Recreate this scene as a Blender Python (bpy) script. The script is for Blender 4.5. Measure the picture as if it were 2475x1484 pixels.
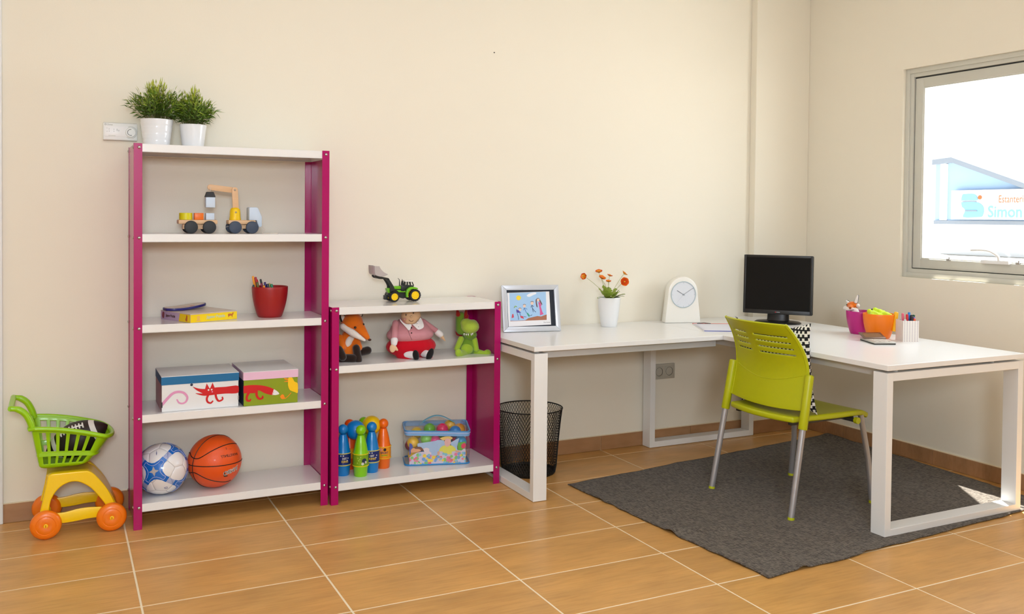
import bpy, bmesh, math, random
from mathutils import Vector as V, Matrix as M, noise

random.seed(7)
for o in list(bpy.data.objects):
    bpy.data.objects.remove(o)
SC = bpy.context.scene
COL = SC.collection
pi = math.pi

# ------------------------------------------------------------------ camera
cam = bpy.data.cameras.new('camera')
camo = bpy.data.objects.new('camera', cam)
COL.objects.link(camo)
_y, _p, _r = math.radians(26.4101), math.radians(-1.2556), math.radians(0.5443)
_fw = V((math.sin(_y)*math.cos(_p), math.cos(_y)*math.cos(_p), math.sin(_p)))
_rt = V((math.cos(_y), -math.sin(_y), 0))
_up = _rt.cross(_fw)
_R = _rt*math.cos(_r) + _up*math.sin(_r)
_U = -_rt*math.sin(_r) + _up*math.cos(_r)
camo.matrix_world = M(((_R.x, _U.x, -_fw.x, -0.2579), (_R.y, _U.y, -_fw.y, -4.5514), (_R.z, _U.z, -_fw.z, 1.3616), (0, 0, 0, 1)))
cam.sensor_width = 36.0
cam.lens = 2210.2656/2475*36.0
cam.shift_x = 0.0
cam.shift_y = (573.07-742.0)/2475.0
cam.clip_start = 0.05
cam.clip_end = 300
SC.camera = camo

# ------------------------------------------------------------------ light
SC.view_settings.view_transform = 'Standard'
SC.view_settings.look = 'None'
SC.view_settings.gamma = 1.0
SC.view_settings.use_curve_mapping = False
SC.view_settings.exposure = 0.0

world = bpy.data.worlds.new('sky')
SC.world = world
world.use_nodes = True
bg = world.node_tree.nodes['Background']
bg.inputs[0].default_value = (0.93, 0.97, 1.0, 1)
bg.inputs[1].default_value = 1.5

def lamp(name, kind, loc, direction, energy, color=(1, 1, 1), **kw):
    l = bpy.data.lights.new(name, kind)
    l.energy = energy
    l.color = color
    for k, v in kw.items():
        setattr(l, k, v)
    o = bpy.data.objects.new(name, l)
    COL.objects.link(o)
    o.location = loc
    o.rotation_euler = V(direction).to_track_quat('-Z', 'Y').to_euler()
    return o

lamp('sunlight', 'SUN', (8, 3, 9), (-.28, -.42, -1.15), 48.0, (1, .96, .9), angle=.009)
lamp('photo_softbox', 'AREA', (-.45, -5.9, 2.0), V((1.0, 0, 0.6))-V((-.45, -5.9, 2.0)) , 94.0, (.76, .86, .98), shape='RECTANGLE', size=.8, size_y=.6)
lamp('rear_fill_light', 'AREA', (.9, -6.20, 1.55), (.08, 1, -.02), 18.0, (.76, .865, .97), shape='RECTANGLE', size=4.2, size_y=2.0)  # added frontal fill behind the camera; that wall has no window
lamp('ceiling_fill_front', 'AREA', (1.0, -2.0, 2.93), (0, .10, -1), 29.0, (.77, .855, .96), shape='RECTANGLE', size=2.6, size_y=1.3)  # added fill in place of ceiling bounce, no panel fitting there
lamp('ceiling_fill_rear', 'AREA', (-.3, -4.2, 2.93), (0, .25, -1), 24.0, (.77, .855, .97), shape='RECTANGLE', size=2.4, size_y=1.2)  # second added ceiling fill, also without a fitting
lamp('window_daylight', 'AREA', (4.36, -1.60, 1.64), (-1, -.1, -.2), 27.0, (.84, .90, .95), shape='RECTANGLE', size=1.4, size_y=1.1)

# ------------------------------------------------------------------ helpers
def lin(c):
    r = []
    for v in c:
        v = v/255.0
        r.append(v/12.92 if v <= .04045 else ((v+.055)/1.055)**2.4)
    return (r[0], r[1], r[2], 1.0)

MATS = {}
def mat(name, rgb, rough=.5, metal=0.0, coat=0.0, var=.04, vscale=9.0, bump=0.0, bscale=60.0, spec=.5, sheen=0.0, stretch=None, emit=None, trans=0.0):
    if name in MATS:
        return MATS[name]
    m = bpy.data.materials.new(name)
    m.use_nodes = True
    nt = m.node_tree
    p = nt.nodes['Principled BSDF']
    col = lin(rgb)
    p.inputs['Roughness'].default_value = rough
    p.inputs['Metallic'].default_value = metal
    p.inputs['Coat Weight'].default_value = coat
    p.inputs['Coat Roughness'].default_value = .06
    p.inputs['Specular IOR Level'].default_value = spec
    if sheen:
        p.inputs['Sheen Weight'].default_value = sheen
        p.inputs['Sheen Roughness'].default_value = .5
    tc = nt.nodes.new('ShaderNodeTexCoord')
    n = nt.nodes.new('ShaderNodeTexNoise')
    n.inputs['Scale'].default_value = vscale
    n.inputs['Detail'].default_value = 4
    src = tc.outputs['Object']
    if stretch:
        mp = nt.nodes.new('ShaderNodeMapping')
        mp.inputs['Scale'].default_value = stretch
        nt.links.new(src, mp.inputs[0])
        src = mp.outputs[0]
    nt.links.new(src, n.inputs['Vector'])
    mx = nt.nodes.new('ShaderNodeMix')
    mx.data_type = 'RGBA'
    mx.inputs['A'].default_value = tuple(max(0, col[i]*(1-var)) for i in range(3))+(1,)
    mx.inputs['B'].default_value = tuple(min(1, col[i]*(1+var)) for i in range(3))+(1,)
    nt.links.new(n.outputs['Fac'], mx.inputs['Factor'])
    nt.links.new(mx.outputs['Result'], p.inputs['Base Color'])
    if bump:
        n2 = nt.nodes.new('ShaderNodeTexNoise')
        n2.inputs['Scale'].default_value = bscale
        n2.inputs['Detail'].default_value = 3
        nt.links.new(src, n2.inputs['Vector'])
        b = nt.nodes.new('ShaderNodeBump')
        b.inputs['Strength'].default_value = bump
        b.inputs['Distance'].default_value = .004
        nt.links.new(n2.outputs['Fac'], b.inputs['Height'])
        nt.links.new(b.outputs[0], p.inputs['Normal'])
    MATS[name] = m
    return m

def clear_mat(name, rgb, clear=.85, rough=.05, ior=1.45):
    m = bpy.data.materials.new(name)
    m.use_nodes = True
    nt = m.node_tree
    nt.nodes.clear()
    out = nt.nodes.new('ShaderNodeOutputMaterial')
    t = nt.nodes.new('ShaderNodeBsdfTransparent')
    t.inputs[0].default_value = lin(rgb)
    g = nt.nodes.new('ShaderNodeBsdfGlossy')
    g.inputs['Roughness'].default_value = rough
    d = nt.nodes.new('ShaderNodeBsdfDiffuse')
    d.inputs[0].default_value = lin(rgb)
    lw = nt.nodes.new('ShaderNodeLayerWeight')
    lw.inputs[0].default_value = .5
    pw = nt.nodes.new('ShaderNodeMath')
    pw.operation = 'POWER'
    pw.inputs[1].default_value = 4.0
    nt.links.new(lw.outputs['Facing'], pw.inputs[0])
    fr = nt.nodes.new('ShaderNodeMath')
    fr.operation = 'MULTIPLY_ADD'
    fr.inputs[1].default_value = .7
    fr.inputs[2].default_value = ((ior-1)/(ior+1))**2
    nt.links.new(pw.outputs[0], fr.inputs[0])
    mx = nt.nodes.new('ShaderNodeMixShader')
    mx.inputs[0].default_value = clear
    nt.links.new(d.outputs[0], mx.inputs[1])
    nt.links.new(t.outputs[0], mx.inputs[2])
    m2 = nt.nodes.new('ShaderNodeMixShader')
    nt.links.new(fr.outputs[0], m2.inputs[0])
    nt.links.new(mx.outputs[0], m2.inputs[1])
    nt.links.new(g.outputs[0], m2.inputs[2])
    nt.links.new(m2.outputs[0], out.inputs[0])
    return m

class B:
    """Collects simple shapes in one bmesh."""
    def __init__(s):
        s.bm = bmesh.new()
    def _add(s, verts, faces):
        vs = [s.bm.verts.new(v) for v in verts]
        for f in faces:
            try:
                s.bm.faces.new([vs[i] for i in f])
            except ValueError:
                pass
        return vs
    def box(s, a, b, bev=0.0, mtx=None, seg=2):
        t = bmesh.new()
        bmesh.ops.create_cube(t, size=1)
        c = [(a[i]+b[i])/2 for i in range(3)]
        d = [abs(b[i]-a[i]) for i in range(3)]
        for v in t.verts:
            v.co = V((c[0]+v.co.x*d[0], c[1]+v.co.y*d[1], c[2]+v.co.z*d[2]))
        if bev:
            bmesh.ops.bevel(t, geom=t.edges[:], offset=bev, segments=seg, affect='EDGES', profile=.5)
        return s.merge(t, mtx)
    def merge(s, t, mtx=None):
        if mtx is not None:
            t.transform(mtx)
        t.verts.ensure_lookup_table()
        t.verts.index_update()
        s._add([v.co.copy() for v in t.verts], [[v.index for v in f.verts] for f in t.faces])
        t.free()
        return s
    def loft(s, rings, closed=True, cap0=True, cap1=True):
        n = len(rings[0])
        verts = [p for r in rings for p in r]
        faces = []
        for i in range(len(rings)-1):
            for j in range(n if closed else n-1):
                k = (j+1) % n
                faces.append((i*n+j, i*n+k, (i+1)*n+k, (i+1)*n+j))
        if cap0:
            faces.append(tuple(range(n-1, -1, -1)))
        if cap1:
            b = (len(rings)-1)*n
            faces.append(tuple(range(b, b+n)))
        s._add(verts, faces)
        return s
    def cyl(s, p0, p1, r0, r1=None, seg=16, caps=True):
        r1 = r0 if r1 is None else r1
        p0, p1 = V(p0), V(p1)
        d = (p1-p0).normalized()
        u = d.orthogonal().normalized()
        w = d.cross(u)
        rings = [[p+(u*math.cos(2*pi*k/seg)+w*math.sin(2*pi*k/seg))*r for k in range(seg)] for p, r in ((p0, r0), (p1, r1))]
        return s.loft(rings, cap0=caps, cap1=caps)
    def lathe(s, prof, c=(0, 0, 0), seg=32, mtx=None):
        """prof: list of (radius, z); zero radius closes the end."""
        verts, idx = [], []
        for r, z in prof:
            if r <= 1e-6:
                idx.append([len(verts)])
                verts.append(V((0, 0, z)))
            else:
                idx.append(list(range(len(verts), len(verts)+seg)))
                for k in range(seg):
                    a = 2*pi*k/seg
                    verts.append(V((r*math.cos(a), r*math.sin(a), z)))
        faces = []
        for A, Bq in zip(idx, idx[1:]):
            for k in range(seg):
                k2 = (k+1) % seg
                if len(A) == 1 and len(Bq) == 1:
                    continue
                if len(A) == 1:
                    faces.append((A[0], Bq[k2], Bq[k]))
                elif len(Bq) == 1:
                    faces.append((A[k], A[k2], Bq[0]))
                else:
                    faces.append((A[k], A[k2], Bq[k2], Bq[k]))
        if mtx is None:
            mtx = M.Translation(c)
        s._add([mtx @ v for v in verts], faces)
        return s
    def ball(s, c, r, seg=24, mtx=None, rot=None):
        t = bmesh.new()
        bmesh.ops.create_uvsphere(t, u_segments=seg, v_segments=max(6, seg//2), radius=1)
        rr = r if isinstance(r, (tuple, list)) else (r, r, r)
        m = M.Translation(c) @ (rot.to_4x4() if rot else M.Identity(4)) @ M.Diagonal((rr[0], rr[1], rr[2], 1))
        if mtx is not None:
            m = mtx @ m
        return s.merge(t, m)
    def capsule(s, p0, p1, r0, r1=None, seg=16):
        r1 = r0 if r1 is None else r1
        p0, p1 = V(p0), V(p1)
        d = (p1-p0)
        L = d.length
        d.normalize()
        u = d.orthogonal().normalized()
        w = d.cross(u)
        rings = []
        for k in range(1, 6):
            a = pi/2*k/5
            rings.append((p0-d*r0*math.cos(a), r0*math.sin(a)))
        for k in range(0, 5):
            a = pi/2*k/5
            rings.append((p1+d*r1*math.sin(a), r1*math.cos(a)))
        return s.loft([[p+(u*math.cos(2*pi*k/seg)+w*math.sin(2*pi*k/seg))*r for k in range(seg)] for p, r in rings])
    def tube(s, path, r, seg=8, closed=False, flat=None):
        """flat: (width, thickness, up) gives a rectangular strap instead of a round tube."""
        pts = [V(p) for p in path]
        n = len(pts)
        rings = []
        prev = None
        for i, p in enumerate(pts):
            if closed:
                d = pts[(i+1) % n]-pts[i-1]
            else:
                d = pts[min(i+1, n-1)]-pts[max(i-1, 0)]
            d.normalize()
            if flat:
                up = V(flat[2])
                w = d.cross(up)
                if w.length < 1e-5:
                    w = d.orthogonal()
                w.normalize()
                uu = w.cross(d).normalized()
                a, b = flat[0]/2, flat[1]/2
                rings.append([p+w*a+uu*b, p-w*a+uu*b, p-w*a-uu*b, p+w*a-uu*b])
                continue
            u = d.orthogonal().normalized() if prev is None else (prev-d*prev.dot(d)).normalized()
            prev = u
            w = d.cross(u)
            rad = r[i] if isinstance(r, (list, tuple)) else r
            rings.append([p+(u*math.cos(2*pi*k/seg)+w*math.sin(2*pi*k/seg))*rad for k in range(seg)])
        if closed:
            rings.append(rings[0])
        return s.loft(rings, cap0=not closed, cap1=not closed)
    def prism(s, poly, f, d0, d1, bev=0.0):
        """poly: 2-D outline, f(u, v, d) -> 3-D point, extruded from d0 to d1."""
        t = bmesh.new()
        n = len(poly)
        a = [t.verts.new(f(u, v, d0)) for u, v in poly]
        b = [t.verts.new(f(u, v, d1)) for u, v in poly]
        t.faces.new(a[::-1])
        t.faces.new(b)
        for i in range(n):
            t.faces.new((a[i], a[(i+1) % n], b[(i+1) % n], b[i]))
        bmesh.ops.recalc_face_normals(t, faces=t.faces[:])
        if bev:
            es = [e for e in t.edges if e.calc_face_angle(0) > .5]
            bmesh.ops.bevel(t, geom=es, offset=bev, segments=2, affect='EDGES', profile=.5)
        return s.merge(t)
    def poly(s, pts):
        s._add(pts, [tuple(range(len(pts)))])
        return s
    def grid(s, f, nu, nv, skip=None, us=None, vs=None, closed=False):
        us = us or [i/nu for i in range(nu+1)]
        vs = vs or [j/nv for j in range(nv+1)]
        verts = [f(u, v) for v in vs for u in us]
        n = len(us)
        faces = []
        for j in range(len(vs)-1):
            for i in range(n-1):
                if skip and skip((us[i]+us[i+1])/2, (vs[j]+vs[j+1])/2):
                    continue
                faces.append((j*n+i, j*n+i+1, (j+1)*n+i+1, (j+1)*n+i))
        s._add(verts, faces)
        if closed:
            bmesh.ops.remove_doubles(s.bm, verts=s.bm.verts[:], dist=1e-6)
        return s
    def xf(s, m):
        s.bm.transform(m)
        return s

WM = {}
def thing(name, label, cat, loc=(0, 0, 0), rz=0.0, group=None):
    o = bpy.data.objects.new(name, None)
    o.empty_display_size = .02
    COL.objects.link(o)
    o.location = loc
    o.rotation_euler = (0, 0, rz)
    o['label'] = label
    o['category'] = cat
    if group:
        o['group'] = group
    WM[o.name] = M.Translation(loc) @ M.Rotation(rz, 4, 'Z')
    return o

def obj(name, b, m, parent=None, smooth=True, local=False, angle=42, label=None, kind=None, solid=0.0, bevel=0.0, remesh=0.0, sub=0, recalc=True, loc=None):
    bm = b.bm if isinstance(b, B) else b
    if recalc:
        bmesh.ops.recalc_face_normals(bm, faces=bm.faces[:])
    if parent is not None and not local:
        bm.transform(WM[parent.name].inverted())
    me = bpy.data.meshes.new(name)
    bm.to_mesh(me)
    bm.free()
    for mm in (m if isinstance(m, (list, tuple)) else [m]):
        me.materials.append(mm)
    if smooth:
        me.shade_smooth()
        me.set_sharp_from_angle(angle=math.radians(angle))
    o = bpy.data.objects.new(name, me)
    COL.objects.link(o)
    if parent is not None:
        o.parent = parent
        WM[o.name] = WM[parent.name]
    else:
        WM[o.name] = M.Identity(4)
    if loc:
        o.location = loc
    if label:
        o['label'] = label
    if kind:
        o['kind'] = kind
    if solid:
        md = o.modifiers.new('thickness', 'SOLIDIFY')
        md.thickness = solid
        md.offset = 0
    if remesh:
        md = o.modifiers.new('skin', 'REMESH')
        md.mode = 'VOXEL'
        md.voxel_size = remesh
        md.use_smooth_shade = True
        md = o.modifiers.new('soften', 'SMOOTH')
        md.factor = .5
        md.iterations = 4
    if bevel:
        md = o.modifiers.new('edge', 'BEVEL')
        md.width = bevel
        md.segments = 2
    if sub:
        md = o.modifiers.new('sub', 'SUBSURF')
        md.levels = sub
        md.render_levels = sub
    return o

def single(name, b, m, label, cat, group=None, base=None, **kw):
    """A thing that is one mesh; its origin is put at base."""
    bm = b.bm
    if base is not None:
        bm.transform(M.Translation(base).inverted())
    o = obj(name, b, m, **kw)
    if base is not None:
        o.location = base
        WM[o.name] = M.Translation(base)
    o['label'] = label
    o['category'] = cat
    if group:
        o['group'] = group
    return o

def inst(src, parent, loc, rot=(0, 0, 0)):
    """Same mesh data once more, under parent; loc in the parent's space."""
    o = bpy.data.objects.new(src.name.split('.')[0], src.data)
    COL.objects.link(o)
    o.parent = parent
    o.location = loc
    o.rotation_euler = rot
    WM[o.name] = WM[parent.name]
    return o

def dup(root, loc, rz=0.0, label=None, group=None):
    r = root.copy()
    COL.objects.link(r)
    r.location = loc
    r.rotation_euler = (0, 0, rz)
    WM[r.name] = M.Translation(loc) @ M.Rotation(rz, 4, 'Z')
    if label:
        r['label'] = label
    if group:
        r['group'] = group
    for ch in list(root.children):
        c = ch.copy()
        COL.objects.link(c)
        c.parent = r
        WM[c.name] = WM[r.name]
        for g in list(ch.children):
            d = g.copy()
            COL.objects.link(d)
            d.parent = c
    return r

def struct(name, b, m, label=None, **kw):
    o = obj(name, b, m, **kw)
    o['kind'] = 'structure'
    if label:
        o['label'] = label
    return o

def text_bm(s, size, bold=0.0, shear=0.0):
    cu = bpy.data.curves.new('lettering', 'FONT')
    cu.body = s
    cu.size = size
    cu.align_x = 'CENTER'
    cu.align_y = 'CENTER'
    cu.resolution_u = 3
    cu.offset = bold
    cu.shear = shear
    o = bpy.data.objects.new('lettering', cu)
    COL.objects.link(o)
    dg = bpy.context.evaluated_depsgraph_get()
    me = bpy.data.meshes.new_from_object(o.evaluated_get(dg))
    t = bmesh.new()
    t.from_mesh(me)
    bpy.data.objects.remove(o)
    bpy.data.curves.remove(cu)
    bpy.data.meshes.remove(me)
    return t

def lettering(s, size, f, b=None, bold=0.0, shear=0.0, cuts=0):
    """Letters mapped through f(u, v) -> 3-D point."""
    b = b or B()
    t = text_bm(s, size, bold, shear)
    if cuts:
        bmesh.ops.triangulate(t, faces=t.faces[:])
        bmesh.ops.subdivide_edges(t, edges=[e for e in t.edges if e.calc_length() > size*.2], cuts=cuts)
    for v in t.verts:
        v.co = f(v.co.x, v.co.y)
    return b.merge(t)

def arc(cx, cy, r, a0, a1, n):
    return [(cx+r*math.cos(math.radians(a0+(a1-a0)*i/n)), cy+r*math.sin(math.radians(a0+(a1-a0)*i/n))) for i in range(n+1)]

def smooth_path(pts, n=6):
    """Catmull-Rom through the points."""
    P = [V(p) for p in pts]
    out = []
    for i in range(len(P)-1):
        p0 = P[max(i-1, 0)]
        p1, p2 = P[i], P[i+1]
        p3 = P[min(i+2, len(P)-1)]
        for k in range(n):
            t = k/n
            out.append(.5*((2*p1)+(p2-p0)*t+(2*p0-5*p1+4*p2-p3)*t*t+(3*p1-p0-3*p2+p3)*t**3))
    out.append(P[-1])
    return out

def s2(pts, n=6):
    return [(p.x, p.y) for p in smooth_path([(a, b, 0) for a, b in pts], n)]

# ------------------------------------------------------------------ materials
WALL = mat('cream_wall_paint', (240, 232, 214), .62, var=.012, vscale=1.3, bump=.05, bscale=160, spec=.3)
WALL2 = mat('white_ceiling_paint', (242, 241, 238), .7, var=.01)
GROUT = mat('pale_grout', (240, 222, 190), .8, var=.05, vscale=30)
WHITE_ST = mat('white_lacquered_steel', (238, 236, 233), .22, coat=.3, var=.01)
MAGENTA = mat('magenta_lacquered_steel', (174, 0, 96), .22, coat=.15, var=.03, vscale=3, spec=.35)
ZINC = mat('zinc_bolt', (190, 190, 190), .28, metal=1.0, var=.05)
DESK_W = mat('white_melamine', (240, 238, 235), .3, coat=.15, var=.01)
DESK_F = mat('white_powder_coated_steel', (238, 237, 234), .35, var=.015)
ALU = mat('pale_grey_window_profile', (206, 204, 192), .42, var=.03)
GASKET = mat('dark_rubber', (52, 54, 54), .7)
BLACK = mat('black_plastic', (22, 21, 20), .42, var=.05)
WHITE_P = mat('white_plastic', (238, 238, 236), .28, coat=.2, var=.01)

def tile_mat(name, tint):
    m = bpy.data.materials.new(name)
    m.use_nodes = True
    nt = m.node_tree
    p = nt.nodes['Principled BSDF']
    p.inputs['Roughness'].default_value = .34
    p.inputs['Specular IOR Level'].default_value = .45
    tc = nt.nodes.new('ShaderNodeTexCoord')
    oi = nt.nodes.new('ShaderNodeObjectInfo')
    ml = nt.nodes.new('ShaderNodeVectorMath')
    ml.operation = 'SCALE'
    cmb = nt.nodes.new('ShaderNodeCombineXYZ')
    for k in range(3):
        nt.links.new(oi.outputs['Random'], cmb.inputs[k])
    nt.links.new(cmb.outputs[0], ml.inputs[0])
    ml.inputs['Scale'].default_value = 37.0
    ad = nt.nodes.new('ShaderNodeVectorMath')
    ad.operation = 'ADD'
    nt.links.new(tc.outputs['Object'], ad.inputs[0])
    nt.links.new(ml.outputs[0], ad.inputs[1])
    def noise_(scale, sx, sy, det=5):
        mp = nt.nodes.new('ShaderNodeMapping')
        mp.inputs['Scale'].default_value = (sx, sy, 1)
        nt.links.new(ad.outputs[0], mp.inputs[0])
        n = nt.nodes.new('ShaderNodeTexNoise')
        n.inputs['Scale'].default_value = scale
        n.inputs['Detail'].default_value = det
        nt.links.new(mp.outputs[0], n.inputs['Vector'])
        return n
    a = noise_(7, .55, 1.6)
    b = noise_(26, .35, 3.2)
    r1 = nt.nodes.new('ShaderNodeValToRGB')
    e = r1.color_ramp.elements
    e[0].position, e[1].position = .28, .74
    e[0].color = lin(tuple(int(v*.925) for v in tint))
    e[1].color = lin(tuple(min(255, int(v*1.045)) for v in tint))
    nt.links.new(a.outputs['Fac'], r1.inputs[0])
    r2 = nt.nodes.new('ShaderNodeValToRGB')
    e = r2.color_ramp.elements
    e[0].position, e[1].position = .30, .58
    e[0].color = (.80, .72, .60, 1)
    e[1].color = (1, 1, 1, 1)
    nt.links.new(b.outputs['Fac'], r2.inputs[0])
    mx = nt.nodes.new('ShaderNodeMix')
    mx.data_type = 'RGBA'
    mx.blend_type = 'MULTIPLY'
    mx.inputs['Factor'].default_value = .55
    nt.links.new(r1.outputs[0], mx.inputs['A'])
    nt.links.new(r2.outputs[0], mx.inputs['B'])
    hv = nt.nodes.new('ShaderNodeHueSaturation')
    mr = nt.nodes.new('ShaderNodeMapRange')
    mr.inputs['To Min'].default_value = .95
    mr.inputs['To Max'].default_value = 1.05
    nt.links.new(oi.outputs['Random'], mr.inputs['Value'])
    nt.links.new(mr.outputs[0], hv.inputs['Value'])
    nt.links.new(mx.outputs['Result'], hv.inputs['Color'])
    nt.links.new(hv.outputs[0], p.inputs['Base Color'])
    return m
TILE = tile_mat('wood_look_floor_tile', (213, 160, 92))
SKIRT = tile_mat('wood_look_skirting_tile', (176, 132, 92))

# ------------------------------------------------------------------ room shell
XL, XR, YF, HC = -2.592, 4.129, -6.30, 2.95
struct('wall_back', B().box((XL-.15, 0, -.02), (XR+.25, .2, HC)), WALL, smooth=False)
struct('wall_left', B().box((XL-.15, YF, -.02), (XL, 0, HC)), WALL, smooth=False)
struct('wall_front', B().box((XL-.15, YF-.15, -.02), (XR+.25, YF, HC)), WALL, smooth=False)
struct('ceiling', B().box((XL-.15, YF-.15, HC), (XR+.11, .2, HC+.12)), WALL2, smooth=False)
WY0, WY1, WZ0, WZ1 = -2.42, -.795, 1.037, 2.237
b = B()
b.box((XR, YF, -.02), (XR+.11, WY0, HC))
b.box((XR, WY1, -.02), (XR+.11, 0, HC))
b.box((XR, WY0, -.02), (XR+.11, WY1, WZ0))
b.box((XR, WY0, WZ1), (XR+.11, WY1, HC))
struct('wall_right', b, WALL, smooth=False)
struct('trim_1', B().box((3.685, -.055, 0), (XR, .0, HC), bev=.004), WALL, label='shallow cream column in the corner of the room', smooth=False)
CASING = mat('white_casing_paint', (232, 232, 230), .4, var=.01)
struct('trim_2', B().box((-.575, -.022, 0), (-.474, -.0005, HC), bev=.003), CASING, label='white casing strip on the back wall at the far left', smooth=False)

# floor: grout bed with single tiles
fl = struct('floor', B().box((XL, YF, -.06), (XR, 0, -.0012)), GROUT, smooth=False)
TW, TD, GP = .648, .3467, .0070
def tile_mesh(x0, x1, y0, y1):
    b = B().box((-(x1-x0)/2, -(y1-y0)/2, -.010), ((x1-x0)/2, (y1-y0)/2, 0), bev=.0012, seg=1)
    bm = b.bm
    me = bpy.data.meshes.new('tile')
    bm.to_mesh(me)
    bm.free()
    me.materials.append(TILE)
    return me
TM = {}
for i in range(-4, 7):
    for j in range(-1, 18):
        x0, x1 = i*TW+GP/2, (i+1)*TW-GP/2
        y1, y0 = -.1333-TD*j-GP/2, -.1333-TD*(j+1)+GP/2
        x1 = min(x1, XR-.002)
        y1, y0 = min(y1, -.002), max(y0, YF+.002)
        if x1-x0 < .01 or y1-y0 < .01:
            continue
        key = (round(x1-x0, 4), round(y1-y0, 4))
        if key not in TM:
            TM[key] = tile_mesh(x0, x1, y0, y1)
        o = bpy.data.objects.new('tile', TM[key])
        COL.objects.link(o)
        o.parent = fl
        o.location = ((x0+x1)/2, (y0+y1)/2, 0)

# skirting tiles
def skirting(name, runs):
    b = B()
    for a, c in runs:
        b.box(a, c)
    return struct(name, b, GROUT, smooth=False)
SKH = .083
sk = skirting('baseboard_back', [((XL, -.0075, 0), (3.685, 0, SKH+.003)), ((3.6775, -.0625, 0), (XR, -.055, SKH+.003)), ((3.6775, -.055, 0), (3.685, 0, SKH+.003))])
sr = skirting('baseboard_right', [((XR-.0075, YF, 0), (XR, -.0625, SKH+.003))])
def skt(parent, a, c):
    cx = [(a[i]+c[i])/2 for i in range(3)]
    d = [(c[i]-a[i])/2 for i in range(3)]
    o = obj('tile', B().box([-v for v in d], d, bev=.001, seg=1), SKIRT, smooth=False)
    o.parent = parent
    o.location = cx
xs = [k*TW for k in range(-4, 6)]+[3.673]
for a, c in zip(xs, xs[1:]):
    if a < 3.673 and min(c, 3.673)-a > .01:
        skt(sk, (a+.0015, -.0125, .001), (min(c, 3.673)-.0015, -.003, SKH))
skt(sk, (3.673, -.0675, .001), (4.116, -.059, SKH))
skt(sk, (3.6725, -.0585, .001), (3.681, -.0125, SKH))
ys = [-.064, -.40]+[-.40-TW*k for k in range(1, 10)]
for a, c in zip(ys, ys[1:]):
    skt(sr, (XR-.0125, c+.0015, .001), (XR-.003, a-.0015, SKH))

# nail hole in the back wall
single('wall_screw', B().cyl((1.883, .004, 2.261), (1.883, -.003, 2.261), .004, .003, seg=10), GASKET, 'tiny dark screw left in the bare cream wall, high above the low shelf', 'screw', base=(1.883, 0, 2.261))

# ------------------------------------------------------------------ window
FX = XR+.028
def ring(x0, x1, y0, y1, z0, z1, w, bev=.003):
    b = B()
    b.box((x0, y0, z0), (x1, y0+w, z1), bev=bev)
    b.box((x0, y1-w, z0), (x1, y1, z1), bev=bev)
    b.box((x0, y0+w*.98, z0), (x1, y1-w*.98, z0+w), bev=bev)
    b.box((x0, y0+w*.98, z1-w), (x1, y1-w*.98, z1), bev=bev)
    return b
win = struct('window_1', ring(FX, FX+.075, WY0, WY1, WZ0, WZ1, .05), ALU, label='pale grey sliding window set in the right wall')
obj('frame_lip', ring(FX-.009, FX+.002, WY0, WY1, WZ0, WZ1, .028, .002), ALU, win)
obj('gasket', ring(FX+.014, FX+.05, WY0+.047, WY1-.047, WZ0+.047, WZ1-.047, .010, .001), GASKET, win)
sash = obj('sash', ring(FX+.008, FX+.05, WY0+.056, WY1-.056, WZ0+.054, WZ1-.058, .054), ALU, win)
obj('glazing_bead', ring(FX+.012, FX+.03, WY0+.106, WY1-.106, WZ0+.104, WZ1-.108, .010, .002), ALU, win)
GLASS = clear_mat('window_glass', (250, 253, 255), clear=1.0, rough=.0)
obj('glass_pane', B().box((FX+.026, WY0+.10, WZ0+.10), (FX+.030, WY1-.10, WZ1-.10)), GLASS, win, smooth=False)
hy = -1.37
hb = B().box((FX-.012, hy-.09, WZ0+.101), (FX+.010, hy+.07, WZ0+.122), bev=.003)
hnd = obj('handle', hb, WHITE_P, win)
obj('lever', B().tube(smooth_path([(FX-.004, hy-.03, WZ0+.12), (FX-.02, hy-.034, WZ0+.145), (FX-.026, hy+.02, WZ0+.172), (FX-.026, hy+.115, WZ0+.172)], 6), .007, 10), WHITE_P, hnd)
for yy in (-1.09, -1.50):
    obj('latch', B().box((FX+.002, yy-.011, WZ0+.106), (FX+.016, yy+.011, WZ0+.117), bev=.002).box((FX+.004, yy-.009, WZ0+.116), (FX+.012, yy-.001, WZ0+.126), bev=.002), ZINC, win)

# ------------------------------------------------------------------ outside
GROUND = mat('sunlit_concrete_yard', (150, 146, 140), .9, var=.05, vscale=.6)
struct('ground', B().box((XR+.3, -40, -.25), (90, 60, -.05)), GROUND, smooth=False)
BX = 34.0
CLAD = mat('pale_blue_cladding', (150, 180, 214), .6, var=.02, vscale=.4)
CLADW = mat('white_render_wall', (246, 246, 246), .8, var=.01)
ROOF = mat('grey_roof_trim', (128, 138, 152), .6)
pk, lf, rt_ = (22.0322,3.8617), (22.9743,3.8000), (18.8929,2.7267)
zb = (21.9752,1.3756)[1]
sl = (rt_[1]-pk[1])/(rt_[0]-pk[0])
yend = pk[0]-7.5
bt = thing('warehouse', 'pale blue gabled warehouse with a white sign, far off outside the window', 'building', (BX, pk[0], -.05))
def fw(u, v, d):
    return V((BX+d, u, v))
zend = pk[1]+sl*(yend-pk[0])
obj('wall_cladding', B().prism([(lf[0], zb), (yend, zb), (yend, zend), pk, (lf[0], lf[1])], fw, 0, .5), CLAD, bt, smooth=False)
obj('hall_body', B().prism([(lf[0], zb-.2), (yend, zb-.2), (yend, zend-1.0), (pk[0], pk[1]-1.0), (lf[0], lf[1]-1.0)], fw, .5, 9.0), CLAD, bt, smooth=False)
obj('lower_wall', B().prism([(lf[0]-.05, -.05), (yend, -.05), (yend, zb-.12), (lf[0]-.05, zb-.12)], fw, .12, 8.9), CLADW, bt, smooth=False)
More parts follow.
